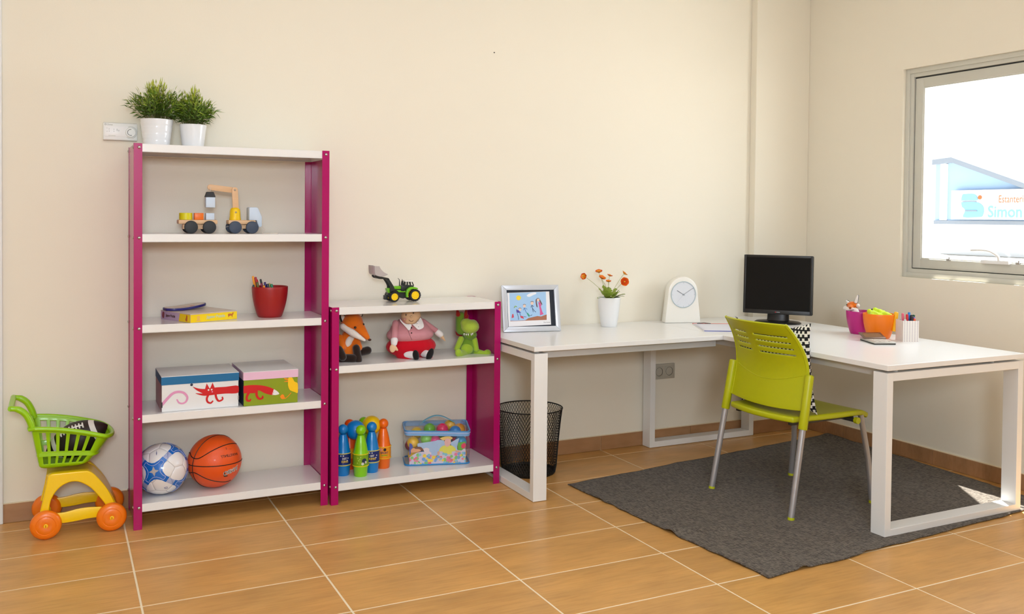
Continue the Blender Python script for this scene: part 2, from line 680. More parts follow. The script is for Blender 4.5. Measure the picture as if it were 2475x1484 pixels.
obj('base_trim', B().prism([(lf[0], zb-.14), (yend, zb-.14), (yend, zb+.02), (lf[0], zb+.02)], fw, -.08, .3), ROOF, bt, smooth=False)
obj('roof_edge', B().prism([(lf[0], lf[1]), pk, (pk[0], pk[1]+.22), (lf[0], lf[1]+.22)], fw, -.25, .6), ROOF, bt, smooth=False)
obj('roof_edge', B().prism([pk, (yend, zend), (yend, zend+.22), (pk[0], pk[1]+.22)], fw, -.25, .6), ROOF, bt, smooth=False)
dp0, dp1 = (22.7028,3.7694), (22.3609,1.4081)
obj('downpipe_panel', B().prism([(dp0[0], zb+.03), (dp1[0], zb+.03), (dp1[0], pk[1]-.05), (dp0[0], lf[1]+.08)], fw, -.06, .05), CLADW, bt, smooth=False)
s0, s1 = (21.9646,2.6619), (21.9367,1.4464)
sgn = obj('sign_board', B().prism([(s0[0], s1[1]), (yend+1, s1[1]), (yend+1, s0[1]), (s0[0], s0[1])], fw, -.28, -.16), CLADW, bt, smooth=False)
SBLUE = mat('sign_sky_blue', (120, 178, 222), .6)
SORG = mat('sign_orange', (232, 96, 40), .6)
def sg(px, pz):
    return (px, pz)
def pp(*q):
    return list(q)
obj('sign_emblem', B().prism(s2(pp((21.4660,2.2284), (21.4127,2.4704), (21.2769,2.5026), (20.8721,2.4952), (20.7164,2.3389), (20.7330,2.2368), (21.1352,2.2418)), 3)+[(21.4464,2.2282)], fw, -.32, -.29)
    .prism(s2(pp((21.4644,2.1590), (21.0371,2.1718), (20.6549,2.1337), (20.4247,1.9282), (20.4730,1.5893), (20.6980,1.5374), (21.3522,1.5345), (21.2610,1.8114), (21.4208,1.9678)), 3), fw, -.32, -.29), SBLUE, sgn, smooth=False)
obj('sign_dash', B().prism([(21.2614,1.8287), (20.7047,1.8273), (20.7035,1.7762), (21.2602,1.7769)], fw, -.34, -.33), ROOF, sgn, smooth=False)
obj('sign_dash', B().prism([(21.3872,2.2102), (20.7322,2.2027), (20.7314,2.1686), (21.3864,2.1755)], fw, -.34, -.33), ROOF, sgn, smooth=False)
obj('sign_dot', B().prism(arc((20.6034,2.3543)[0], (20.6034,2.3543)[1], .085, 0, 340, 14), fw, -.32, -.29), SORG, sgn, smooth=False)
def letters(txt, u0, z, h, m, nm, bold, squeeze):
    t = text_bm(txt, h, bold)
    x0 = min(v.co.x for v in t.verts)
    for v in t.verts:
        v.co = V((BX-.31, u0-(v.co.x-x0)*squeeze, z+v.co.y))
    obj(nm, B().merge(t), m, sgn, smooth=False)
letters('Estanterias', (19.7518,2.2582)[0], (19.7518,2.2582)[1], .42, SORG, 'sign_lettering', 0.0, .72)
letters('Simon', (20.2343,1.7418)[0], (20.2343,1.7418)[1], .66, SBLUE, 'sign_lettering', .012, .92)

# ------------------------------------------------------------------ metal shelving
BOLT = None
def shelving(label, x0, x1, yf, yb, H, levels):
    global BOLT
    t = thing('metal_shelf', label, 'shelf', ((x0+x1)/2, (yf+yb)/2, 0))
    W, TH, g = .0342, .0345, .0016
    ox, oy = (x0+x1)/2, (yf+yb)/2
    for sx in (0, 1):
        for sy in (0, 1):
            b = B()
            xa = x0 if sx == 0 else x1
            s = 1 if sx == 0 else -1
            ya = yf if sy == 0 else yb
            q = 1 if sy == 0 else -1
            b.box((xa, ya, 0), (xa+s*W, ya+q*g, H), bev=.0005, seg=1)
            b.box((xa, ya+q*g, 0), (xa+s*g, ya+q*W, H), bev=.0005, seg=1)
            obj('post', b, MAGENTA, t, smooth=False)
    for sx in (0, 1):
        xa = x0+g*1.05 if sx == 0 else x1-g*1.05-.001
        obj('side_panel', B().box((xa, yf+.010, .03), (xa+.001, yb-.010, H-.004)), MAGENTA, t, smooth=False)
    for z in levels:
        b = B()
        a0, a1, c0, c1 = x0+.0042, x1-.0042, yf+.0024, yb-.0024
        b.box((a0, c0, z-.0025), (a1, c1, z), bev=.0009)
        b.box((a0, c0, z-TH), (a1, c0+.002, z-.001), bev=.0009)
        b.box((a0, c1-.002, z-TH), (a1, c1, z-.001), bev=.0009)
        b.box((a0, c0, z-TH), (a0+.002, c1, z-.001))
        b.box((a1-.002, c0, z-TH), (a1, c1, z-.001))
        b.box((a0, c0, z-TH), (a1, c0+.014, z-TH+.0015))
        b.box((a0, c1-.014, z-TH), (a1, c1, z-TH+.0015))
        obj('shelf_board', b, WHITE_ST, t, smooth=False)
    for z in levels:
        zz = z-.0155
        pts = []
        for xa, s in ((x0+.0215, 1), (x1-.0165, 1)):
            pts.append(((xa, yf, zz), (pi/2, 0, 0)))
        for xa, ry in ((x0, -pi/2), (x1, pi/2)):
            pts.append(((xa, yf+.022, zz), (0, ry, 0)))
            pts.append(((xa, yb-.022, zz), (0, ry, 0)))
        for p, r in pts:
            if BOLT is None:
                BOLT = obj('bolt', B().lathe([(0, .0048), (.0028, .0044), (.0052, .0031), (.0068, .0010), (.0071, -.0004), (0, -.0004)], seg=14), ZINC, t, local=True)
                BOLT.location = (p[0]-ox, p[1]-oy, p[2])
                BOLT.rotation_euler = r
            else:
                inst(BOLT, t, (p[0]-ox, p[1]-oy, p[2]), r)
    return t
S1, S2, S3, S4, S5 = 1.660, 1.2735, .883, .4945, .110
L1, L2, L3 = .9300, .6540, .0990
YS = -.345
shelving('tall magenta and white metal shelf with five boards', .031, .877, YS, -.014, 1.662, (S1, S2, S3, S4, S5))
shelving('low magenta and white metal shelf with three boards, beside the desk', .8875, 1.762, -.365, -.014, .931, (L1, L2, L3))

# ------------------------------------------------------------------ desks
ZT, TT = .745, .0235
TBD, TBW = .076, .036
def loop_y(b, y0, xa, xb, z1, TBD=TBD):
    """closed frame standing in an x-z plane"""
    b.box((xa, y0, 0.002), (xa+TBW, y0+TBD, z1), bev=.0015)
    b.box((xb-TBW, y0, 0.002), (xb, y0+TBD, z1), bev=.0015)
    b.box((xa+TBW-.001, y0, .002), (xb-TBW+.001, y0+TBD, TBW), bev=.0015)
    b.box((xa+TBW-.001, y0, z1-TBW), (xb-TBW+.001, y0+TBD, z1), bev=.0015)
    return b
FZ = ZT-TT-.011
SHADE = mat('grey_shaded_steel', (206, 205, 203), .4, var=.01)  # grey puts the shade beneath the tabletops into the steel colour
d1 = thing('desk', 'white desk unit nearest the camera on two loop frames, monitor and pots on it', 'desk', (3.35, -.93, 0))
DX0, DX1, DY0, DY1 = 2.900, 3.806, -1.795, -.060
obj('tabletop', B().prism([(DX0, DY0), (DX1, DY0), (DX1, DY1), (3.665, DY1), (3.665, -.004), (DX0, -.004)], lambda u, v, d: V((u, v, d)), ZT-TT, ZT, bev=.0018), DESK_W, d1, smooth=False)
obj('leg_frame', loop_y(B(), DY0+.006, DX0+.006, DX1-.004, FZ), DESK_F, d1, smooth=False)
obj('leg_frame', loop_y(B(), -.094, 2.880, 3.668, FZ), DESK_F, d1, smooth=False)
for xa in (DX0+.06, 3.60):
    obj('beam', B().box((xa, DY0+TBD, FZ-.030), (xa+.05, -.098, FZ+.004), bev=.001), SHADE, d1, smooth=False)
for xa in (DX0+.09, 3.62):
    for ya in (DY0+.04, DY1-.05):
        obj('spacer', B().cyl((xa, ya, FZ-.001), (xa, ya, ZT-TT+.001), .012, seg=14), SHADE, d1)
d2 = thing('desk', 'white desk wing against the back wall, beside the low shelf, clock and picture on it', 'desk', (2.33, -.36, 0))
EX0, EX1, EY0, EY1 = 1.768, 2.8985, -.722, -.004
obj('tabletop', B().box((EX0, EY0, ZT-TT), (EX1, EY1, ZT), bev=.0018), DESK_W, d2, smooth=False)
b = B()
xa = EX0+.004
b.box((xa, EY0+.004, .002), (xa+TBD-.004, EY0+.004+TBW, FZ), bev=.0015)
b.box((xa, EY1-.03-TBW, .002), (xa+TBD-.004, EY1-.03, FZ), bev=.0015)
b.box((xa, EY0+.003+TBW, .002), (xa+TBD-.004, EY1-.029-TBW, TBW), bev=.0015)
b.box((xa, EY0+.003+TBW, FZ-TBW), (xa+TBD-.004, EY1-.029-TBW, FZ), bev=.0015)
obj('leg_frame', b, DESK_F, d2, smooth=False)
for ya in (EY0+.055, EY1-.15):
    obj('beam', B().box((xa+TBD-.006, ya, FZ-.030), (EX1-.003, ya+.05, FZ+.004), bev=.001), SHADE, d2, smooth=False)
for ya in (EY0+.05, EY1-.10):
    obj('spacer', B().cyl((xa+.035, ya, FZ-.001), (xa+.035, ya, ZT-TT+.001), .012, seg=14), SHADE, d2)

# ------------------------------------------------------------------ rug
def rug_mat():
    m = mat('charcoal_woven_rug', (88, 79, 70), .95, var=.10, vscale=14, spec=.1, sheen=.15)
    nt = m.node_tree
    p = nt.nodes['Principled BSDF']
    tc = nt.nodes.new('ShaderNodeTexCoord')
    hs = []
    for sx, sy, sc in ((1, 7, 45), (7, 1, 45), (1, 1, 9)):
        mp = nt.nodes.new('ShaderNodeMapping')
        mp.inputs['Scale'].default_value = (sx, sy, 1)
        mp.inputs['Rotation'].default_value = (0, 0, .1)
        nt.links.new(tc.outputs['Object'], mp.inputs[0])
        n = nt.nodes.new('ShaderNodeTexNoise')
        n.inputs['Scale'].default_value = sc
        n.inputs['Detail'].default_value = 5
        nt.links.new(mp.outputs[0], n.inputs['Vector'])
        hs.append(n)
    a = nt.nodes.new('ShaderNodeMath'); a.operation = 'ADD'
    nt.links.new(hs[0].outputs[0], a.inputs[0]); nt.links.new(hs[1].outputs[0], a.inputs[1])
    a2 = nt.nodes.new('ShaderNodeMath'); a2.operation = 'ADD'
    nt.links.new(a.outputs[0], a2.inputs[0]); nt.links.new(hs[2].outputs[0], a2.inputs[1])
    bp = nt.nodes.new('ShaderNodeBump')
    bp.inputs['Strength'].default_value = .8
    bp.inputs['Distance'].default_value = .006
    nt.links.new(a2.outputs[0], bp.inputs['Height'])
    nt.links.new(bp.outputs[0], p.inputs['Normal'])
    cr = nt.nodes.new('ShaderNodeValToRGB')
    e = cr.color_ramp.elements
    e[0].position, e[1].position = .78, 1.28/1.0 if False else 1.0
    e[0].color = lin((66, 58, 50)); e[1].color = lin((122, 112, 100))
    mr = nt.nodes.new('ShaderNodeMath'); mr.operation = 'MULTIPLY'; mr.inputs[1].default_value = .9
    nt.links.new(a.outputs[0], mr.inputs[0])
    nt.links.new(mr.outputs[0], cr.inputs[0])
    nt.links.new(cr.outputs[0], p.inputs['Base Color'])
    return m
c00, c10, c11, c01 = V((2.150, -1.915, 0)), V((4.02, -1.785, 0)), V((4.10, -.285, 0)), V((2.062, -.545, 0))
def rug(u, v):
    p = (c00*(1-u)+c10*u)*(1-v)+(c01*(1-u)+c11*u)*v
    ex = .012*noise.noise((u*6, v*9, 3))+.006*noise.noise((u*20, v*24, 8))
    ey = .014*noise.noise((u*7, v*5, 13))+.006*noise.noise((u*22, v*20, 18))
    z = .0055+.004*max(0, noise.noise((u*9+2, v*8, 1)))+.003*max(0, noise.noise((u*26, v*24, 5)))
    edge = min(u, 1-u, v, 1-v)
    # folds running in from the left and front edges
    for (fu, fv, ang, h, wd, ln) in ((0, .415, -.25, .013, .030, .30), (.10, 0, 1.2, .012, .022, .22), (0, .80, .5, .006, .03, .25), (.30, 0, 1.5, .006, .03, .3), (.62, 0, 1.4, .006, .03, .25), (.0, .12, .3, .005, .04, .3)):
        du, dv = (u-fu)*1.9, (v-fv)*1.4
        al = du*math.cos(ang)+dv*math.sin(ang)
        ac = -du*math.sin(ang)+dv*math.cos(ang)
        z += h*math.exp(-(ac/wd)**2)*math.exp(-max(0, al/ln)**2)
    for lx, ly in ((2.70, -.91), (2.71, -1.44), (3.23, -1.40), (3.23, -.89)):
        d = math.hypot(p.x+ex-lx, p.y+ey-ly)
        z = z*(1-math.exp(-(d/.05)**2))+.0045*math.exp(-(d/.05)**2)
    if p.y+ey < -1.69 and 2.85 < p.x < 3.9:
        z = min(z, .006)
    if p.x > 4.02:
        z += (p.x-4.02)*.10
    return V((p.x+ex, p.y+ey, z))
single('rug', B().grid(rug, 130, 104), rug_mat(), 'charcoal woven rug lying rumpled on the tiles under the chair', 'rug', base=(3.05, -1.15, 0), solid=.004, recalc=False)

# ------------------------------------------------------------------ chair
LIME = mat('lime_green_plastic', (186, 190, 8), .38, var=.03, vscale=6, bump=.04, bscale=300)
SILV = mat('silver_painted_tube', (176, 176, 180), .32, metal=.55, var=.03)
ch = thing('chair', 'lime green plastic chair with silver legs, on the rug with its back to us', 'chair', (2.965, -1.165, 0), math.radians(2.0))
LO = dict(local=True)
GL = mat('green_glide', (190, 196, 20), .5)
RZ0 = .0075
for s in (1, -1):
    p0, p1 = V((-.268, .268*s, RZ0)), V((-.188, .258*s, .44))
    lg = obj('leg', B().tube([p0, p0*.3+p1*.7, p1], .0145, 16), SILV, ch, **LO)
    obj('glide', B().cyl(p0-V((0, 0, .003)), p0+V((0.0015, 0, .010)), .0155, seg=14), GL, lg, **LO)
    d = (p1-p0).normalized()
    q0, q1 = p0+d*.405, p0+d*.655
    obj('back_support', B().tube([q0, q0+d*.004, q0*.5+q1*.5, q1-d*.015, q1-d*.004, q1], [.019, .021, .0205, .020, .019, .013], 16), LIME, ch, **LO)
    f0, f1 = V((.268, .262*s, RZ0)), V((.235, .215*s, .425))
    lf_ = obj('leg', B().tube([f0, f0*.5+f1*.5+V((.012, 0, 0)), f1], .0135, 16), SILV, ch, **LO)
    obj('glide', B().cyl(f0-V((0, 0, .003)), f0+V((0, 0, .012)), .0148, seg=14), GL, lf_, **LO)
    DK = mat('dark_grey_steel', (70, 68, 64), .45, metal=.5)
    rl = obj('seat_rail', B().box((-.19, .175*s-.012, .408), (.22, .175*s+.012, .428), bev=.003), DK, ch, **LO)
bar = obj('cross_bar', B().cyl((.17, -.245, .410), (.17, .245, .410), .011, seg=12), DK, ch, **LO)
for s in (1, -1):
    obj('bar_cap', B().cyl((.17, .240*s, .410), (.17, .258*s, .410), .0155, seg=14), LIME, bar, **LO)
def seat(u, v):
    x = -.205+.485*u
    w = .228-.018*(1-u)**2
    y = (v-.5)*2*w
    sx = 1-2*abs(u-.5)
    # rounded corners
    r = .05
    dx = max(0, abs(u-.5)*.485-(.2425-r)); dy = max(0, abs(y)-(w-r))
    z = .452-.012*math.sin(pi*u)*math.cos(y/w*pi/2)
    z += -.022*max(0, (u-.86)/.14)**2
    bow = -.035*(1-u)**3*(1-(y/w)**2)
    return V((x+bow, y, z))
seatb = B()
top, bot = [], []
seatb.grid(seat, 22, 22)
so = obj('seat', seatb, LIME, ch, local=True, recalc=False)
md = so.modifiers.new('thickness', 'SOLIDIFY'); md.thickness = .027; md.offset = -1
md = so.modifiers.new('edge', 'BEVEL'); md.width = .009; md.segments = 3; md.limit_method = 'ANGLE'
# back shell with slots
us = sorted(set([i/24 for i in range(25)]+[.10, .34, .45, .90]))
slots = [(.620, .640), (.690, .710), (.762, .782), (.834, .856)]
vs = sorted(set([j/20 for j in range(21)]+[q for a in slots for q in a]))
def back(u, v):
    hw = .243-.004*v-.032*max(0, (v-.45)/.55)**1.6
    y = (.5-u)*2*hw
    z = .485+.395*v-.012*(1-v)*(1-(2*u-1)**2)-.0*u
    x = -.172+.075*math.sin(v*pi*.75)*.55-.105*max(0, (v-.35)/.65)**1.8+.0
    x -= .045*(1-(y/hw)**2)*(.6+.4*v)
    return V((x, y, z))
def sl_(u, v):
    for k, (a, c) in enumerate(slots):
        if a < v < c and (.10 < u < .34 or .45 < u < .90):
            return True
    return False
bo = obj('backrest', B().grid(back, 0, 0, skip=sl_, us=us, vs=vs), LIME, ch, local=True, recalc=False)
md = bo.modifiers.new('thickness', 'SOLIDIFY'); md.thickness = .009; md.offset = 0
md = bo.modifiers.new('edge', 'BEVEL'); md.width = .002; md.segments = 2; md.limit_method = 'ANGLE'
rib = [back(.06+.88*i/24, .40-.085*math.sin(pi*i/24))+V((-.0045, 0, 0)) for i in range(25)]
obj('rib', B().tube(rib, .0016, 6), LIME, bo, local=True)
for s in (0, 1):
    ed = [back(.02 if s == 0 else .98, j/24)+V((-.001, 0, 0)) for j in range(25)]
    obj('rim', B().tube(ed, .0062, 8), LIME, bo, local=True)

# cushion with woven black and white pattern
def cushion_mat():
    m = bpy.data.materials.new('black_white_woven_cotton')
    m.use_nodes = True
    nt = m.node_tree
    p = nt.nodes['Principled BSDF']
    p.inputs['Roughness'].default_value = .9
    tc = nt.nodes.new('ShaderNodeTexCoord')
    sp = nt.nodes.new('ShaderNodeSeparateXYZ')
    nt.links.new(tc.outputs['Object'], sp.inputs[0])
    def mth(op, a, b=None):
        n = nt.nodes.new('ShaderNodeMath')
        n.operation = op
        for k, q in ((0, a), (1, b)):
            if q is None:
                continue
            if isinstance(q, (int, float)):
                n.inputs[k].default_value = q
            else:
                nt.links.new(q, n.inputs[k])
        return n.outputs[0]
    u = mth('DIVIDE', sp.outputs['Y'], .0215)
    v = mth('DIVIDE', sp.outputs['Z'], .0335)
    sq = mth('GREATER_THAN', mth('FRACT', u), .5)
    row = mth('MULTIPLY', mth('SUBTRACT', sq, .5), .34)
    fr = mth('FRACT', mth('ADD', v, row))
    blk = mth('LESS_THAN', mth('ABSOLUTE', mth('SUBTRACT', fr, .5)), .27)
    mx = nt.nodes.new('ShaderNodeMix')
    mx.data_type = 'RGBA'
    mx.inputs['A'].default_value = lin((240, 236, 230))
    mx.inputs['B'].default_value = lin((20, 20, 26))
    nt.links.new(blk, mx.inputs['Factor'])
    nt.links.new(mx.outputs['Result'], p.inputs['Base Color'])
    return m
def cush(u, v, s):
    a, c = 2*u-1, 2*v-1
    k = (1-a*a)*(1-c*c)
    y = a*(.245-.025*(1-c*c)**1.0*abs(a))
    z = .205+c*(.215-.042*(1-a*a)*abs(c))
    return V((s*.062*max(0, k)**.5, y, z))
b = B()
b.grid(lambda u, v: cush(u, v, 1), 28, 28)
b.grid(lambda u, v: cush(u, v, -1), 28, 28)
bmesh.ops.remove_doubles(b.bm, verts=b.bm.verts[:], dist=1e-5)
cu = single('cushion', b, cushion_mat(), 'black and white patterned cushion leaning against the lime chair back', 'cushion')
cu.location = (2.888, -1.150, .456)
cu.rotation_euler = (math.radians(-2), math.radians(-5), math.radians(4))

# ------------------------------------------------------------------ potted grasses on the tall shelf
POTW = mat('white_glazed_ceramic', (240, 240, 242), .12, coat=.4, var=.01)
SOIL = mat('dark_soil', (34, 26, 22), .95, var=.3, vscale=120, bump=.6, bscale=200)
def foliage_mat():
    m = mat('grass_leaf_green', (74, 108, 22), .45, var=.0)
    nt = m.node_tree
    p = nt.nodes['Principled BSDF']
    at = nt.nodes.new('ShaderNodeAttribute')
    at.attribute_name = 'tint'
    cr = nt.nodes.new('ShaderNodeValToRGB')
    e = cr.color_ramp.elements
    e[0].color = lin((44, 70, 14)); e[1].color = lin((190, 196, 70))  # green to yellowish; shaded base and lit tips are put into the colour
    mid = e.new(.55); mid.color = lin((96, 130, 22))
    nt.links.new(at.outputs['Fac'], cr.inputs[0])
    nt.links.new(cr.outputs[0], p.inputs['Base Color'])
    return m
LEAF = foliage_mat()
def plant(loc, h, rt, rb, fol_h, fol_r, label, rings, seed):
    t = thing('potted_grass', label, 'plant', loc, 0, 'white pots of grass on top of the tall shelf')
    rnd = random.Random(seed)
    pr = [(0, .002), (rb*.9, 0), (rb, .003)]
    n = 24
    for i in range(1, n):
        z = h*i/n
        r = rb+(rt-rb)*i/n
        k = (z/h*4) % 1.0
        pr.append((r-(.0010 if rings and (k < .10 or k > .93) and i > 3 else 0), z))
    pr += [(rt, h-.002), (rt-.001, h), (rt-.004, h), (rt-.006, h-.004), (rt-.009, h-.018), (0, h-.018)]
    obj('pot', B().lathe(pr, seg=40), POTW, t, local=True, angle=60)
    obj('soil', B().lathe([(rt-.0085, h-.0175), (rt*.5, h-.012), (0, h-.010)], seg=24), SOIL, t, local=True)
    b = B()
    tints = []
    def leaf(base, d, up, L, w, tint):
        side = d.cross(up).normalized()
        p1 = base+d*L*.38+up*L*.05
        tip = base+d*L-V((0, 0, L*.12))
        vs = [base, p1+side*w, tip, p1-side*w, p1+up*w*.5]
        b._add(vs, [(0, 1, 4), (1, 2, 4), (2, 3, 4), (3, 0, 4)])
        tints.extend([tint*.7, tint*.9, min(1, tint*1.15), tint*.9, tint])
    st = B()
    for k in range(150):
        a = rnd.uniform(0, 2*pi)
        lean = (rnd.random()**.75)
        r0 = rt*.72*lean
        p = V((r0*math.cos(a), r0*math.sin(a), h-.014))
        top = V((fol_r*lean*math.cos(a)*rnd.uniform(.8, 1.12), fol_r*lean*math.sin(a)*rnd.uniform(.8, 1.12), h+fol_h*(1.02-.62*lean**2.2)*rnd.uniform(.68, 1.05)))
        ctl = p*.5+top*.5+V((0, 0, .03*lean))
        pts = [(1-q)**2*p+2*q*(1-q)*ctl+q*q*top for q in (0, .33, .66, 1)]
        st.tube(pts, .0007, 3)
        for i in range(8):
            q = .22+.78*i/7
            base = (1-q)**2*p+2*q*(1-q)*ctl+q*q*top
            dr = (top-ctl).normalized()
            aa = rnd.uniform(0, 2*pi)
            sd = dr.orthogonal()
            sd.rotate(M.Rotation(aa, 3, dr))
            d = (dr*rnd.uniform(.55, 1.0)+sd*rnd.uniform(.35, .8)).normalized() if i < 7 else dr
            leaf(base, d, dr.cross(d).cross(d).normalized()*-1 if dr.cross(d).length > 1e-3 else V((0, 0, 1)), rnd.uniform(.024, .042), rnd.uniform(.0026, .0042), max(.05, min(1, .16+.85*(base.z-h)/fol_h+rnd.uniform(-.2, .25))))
    bmesh.ops.recalc_face_normals(st.bm, faces=st.bm.faces[:])
    obj('stems', st, mat('grass_stem', (92, 96, 40), .6), t, local=True, kind='stuff')
    fo = obj('leaves', b, LEAF, t, local=True, kind='stuff', smooth=False, recalc=False)
    at = fo.data.attributes.new('tint', 'FLOAT', 'POINT')
    at.data.foreach_set('value', tints)
    return t
plant((.139, -.165, S1), .122, .0700, .0545, .152, .128, 'larger white ringed pot of grass on the tall shelf, beside the wall thermostat', True, 3)
plant((.292, -.175, S1), .106, .0595, .0465, .150, .105, 'smaller white pot of grass, right one of the two on the tall shelf', False, 11)

# ------------------------------------------------------------------ thermostat
t = thing('thermostat', 'white wall thermostat with a dial, left of the tall shelf top', 'thermostat', (-.003, 0, 1.733))
OFFW = mat('off_white_plastic', (242, 242, 238), .4, var=.01)
GREYP = mat('grey_print', (150, 148, 142), .6)
DGREY = mat('dark_grey_print', (84, 82, 78), .6)
def th(u, v, d=0.0):
    return V((-.003+u, -.0225-d, 1.733+v))
obj('housing', B().box((-.075, -.022, 1.694), (.069, 0, 1.772), bev=.004, seg=3), OFFW, t)
obj('back_plate', B().box((-.073, -.010, 1.692), (.067, 0, 1.774), bev=.001), mat('grey_plate', (196, 192, 182), .5), t)
obj('panel', B().box((-.069, -.0235, 1.709), (.030, -.021, 1.757), bev=.001), mat('pale_panel', (248, 247, 246), .35), t)
dl = obj('dial', B().lathe([(0, .009), (.020, .009), (.0225, .006), (.023, 0), (0, 0)], seg=32, mtx=M.Translation((.040, -.0215, 1.731)) @ M.Rotation(pi/2, 4, 'X')), OFFW, t)
obj('dial_mark', B().tube([th(.043+.0135*math.cos(math.radians(a)), -.002+.0135*math.sin(math.radians(a)), .0083) for a in range(80, 300, 10)], .0011, 6), DGREY, dl)
obj('dial_ring', B().tube([th(.043+.027*math.cos(math.radians(a)), -.002+.027*math.sin(math.radians(a)), -.0005) for a in range(0, 360, 12)], .0010, 6, closed=True), mat('dial_ring_grey', (200, 198, 190), .5), t)  # thin grey ring around the dial
obj('brand_ring', B().tube([th(-.062+.0032*math.cos(math.radians(a)), .031+.0032*math.sin(math.radians(a)), .0002) for a in range(0, 360, 30)], .0007, 5, closed=True), GREYP, t)
obj('brand_lettering', lettering('Clunet', .009, lambda u, v: th(-.044+u, .030+v, .0003)), GREYP, t, smooth=False)
for q, (txt, u, v, sz) in enumerate((('2', -.047, .010, .008), ('4', -.047, .000, .008), ('3', -.027, .009, .008), ('5', -.027, .000, .008), ('1', -.014, .007, .014), ('0', -.007, .004, .010), ('on', -.056, .014, .005), ('off', -.056, -.001, .005))):
    obj('lettering', lettering(txt, sz, lambda uu, vv: th(u+uu, v+vv, .0013)), DGREY if txt == '1' else GREYP, t, smooth=False)
obj('small_print', lettering('termostato', .0065, lambda u, v: th(-.035+u, -.019+v, .0013)), mat('faint_green_print', (178, 184, 160), .6), t, smooth=False)

# ------------------------------------------------------------------ wooden crane truck on the second board
WOOD = mat('pale_beech', (226, 184, 140), .5, var=.07, vscale=8, stretch=(3, 30, 30))
TBLK = mat('black_stained_wood', (44, 46, 48), .6, var=.1, vscale=30)
TNAV = mat('worn_slate_wood', (62, 72, 90), .6, var=.2, vscale=60)
TYEL = mat('yellow_paint_wood', (250, 206, 4), .4)
TLIM = mat('lime_yellow_paint_wood', (224, 212, 12), .4)
TORG = mat('orange_paint_wood', (240, 116, 16), .4)
TBLU = mat('pale_blue_paint_wood', (206, 220, 236), .45)
STRING = mat('white_cotton_string', (236, 222, 206), .9)
YC = -.20
def wheel4(t, cx, cz, r, ys, m):
    for x in cx:
        for y0, y1 in ys:
            obj('wheel', B().lathe([(0, y1), (r*.88, y1), (r*.97, y1-.0015), (r, y1-.004), (r, y0+.004), (r*.97, y0+.0015), (r*.88, y0), (0, y0)], seg=30, mtx=M.Translation((x, 0, cz)) @ M.Rotation(-pi/2, 4, 'X')), m, t)
wg = thing('toy_wagon', 'small beech toy wagon with black wheels carrying three blocks', 'toy', (.31, YC, S2))
def yx(u, v, d):
    return V((u, d, v))
obj('deck', B().box((.224, YC-.035, S2+.043), (.392, YC+.035, S2+.062), bev=.004), WOOD, wg)
obj('axle_block', B().box((.244, YC-.02, S2+.020), (.372, YC+.02, S2+.042), bev=.002), WOOD, wg)
wheel4(wg, (.276, .355), S2+.0295, .0290, ((YC-.052, YC-.038), (YC+.038, YC+.052)), TBLK)
tr = thing('toy_crane_truck', 'beech toy crane truck with yellow turret and pale blue cab on the tall shelf', 'toy', (.51, YC, S2))
obj('deck', B().box((.440, YC-.035, S2+.043), (.562, YC+.035, S2+.062), bev=.004), WOOD, tr)
obj('axle_block', B().box((.452, YC-.02, S2+.022), (.562, YC+.02, S2+.042), bev=.002), WOOD, tr)
wheel4(tr, (.468, .544), S2+.0290, .0285, ((YC-.052, YC-.038), (YC+.038, YC+.052)), TNAV)
obj('cab', B().prism([(.532, S2+.062), (.532, S2+.119), (.537, S2+.122), (.566, S2+.122), (.573, S2+.118), (.590, S2+.078), (.590, S2+.036), (.586, S2+.031), (.574, S2+.031), (.566, S2+.062)], yx, YC-.034, YC+.034, bev=.003), TBLU, tr)
tu = obj('turret', B().lathe([(0, .062), (.0255, .062), (.0265, .066), (.0245, .074), (.0235, .100), (.0215, .112), (.0150, .119), (0, .121)], (.4745, YC, S2), 28), TYEL, tr)
def stick(a, b_, y0, y1, r):
    a, b_ = V(a), V(b_)
    d = (b_-a).normalized()
    ang = math.degrees(math.atan2(d.y, d.x))
    return B().prism(arc(b_.x, b_.y, r, ang-90, ang+90, 10)+arc(a.x, a.y, r, ang+90, ang+270, 10), yx, y0, y1, bev=.001)
obj('upper_arm', stick((.476, S2+.115), (.4715, S2+.200), YC-.012, YC-.004, .0135), WOOD, tr)
obj('jib_arm', stick((.4715, S2+.199), (.3650, S2+.211), YC-.003, YC+.007, .0130), WOOD, tr)
for px_, pz_, nm in ((.4715, S2+.200, YC-.013), (.4745, S2+.098, YC-.0245)):
    obj('rivet', B().lathe([(0, .003), (.003, .002), (.0042, 0), (0, 0)], seg=14, mtx=M.Translation((px_, nm, pz_)) @ M.Rotation(pi/2, 4, 'X')), ZINC, tr)
obj('hoist_string', B().tube([(.3665, YC-.005, S2+.211), (.3645, YC-.006, S2+.200), (.363, YC-.004, S2+.186)], .0011, 6), STRING, tr)
obj('magnet', B().loft([[V((.3625+a*w, YC-.003+c*w, S2+z)) for a, c in ((1, 1), (-1, 1), (-1, -1), (1, -1))] for w, z in ((.0215, .166), (.0215, .1675), (.0150, .188), (.0135, .1895))]), TBLK, tr, smooth=False)
obj('pull_string', B().tube(smooth_path([(.588, YC-.02, S2+.040), (.604, YC-.025, S2+.020), (.590, YC-.05, S2+.003), (.606, YC-.07, S2+.002), (.640, YC-.09, S2+.002), (.655, YC-.075, S2+.002), (.625, YC-.055, S2+.002)], 6), .0016, 6), STRING, tr)
obj('hitch_string', B().tube(smooth_path([(.452, YC, S2+.034), (.432, YC-.01, S2+.030), (.416, YC-.012, S2+.020)], 5), .0008, 5), STRING, tr)
ZB = S2+.0622
single('toy_block', B().lathe([(0, 0), (.0275, 0), (.0285, .001), (.0285, .030), (.0275, .031), (0, .031)], (.2585, YC, ZB), 28), TLIM, 'lime yellow round block at the left end of the toy wagon', 'toy block', base=(.2585, YC, ZB))
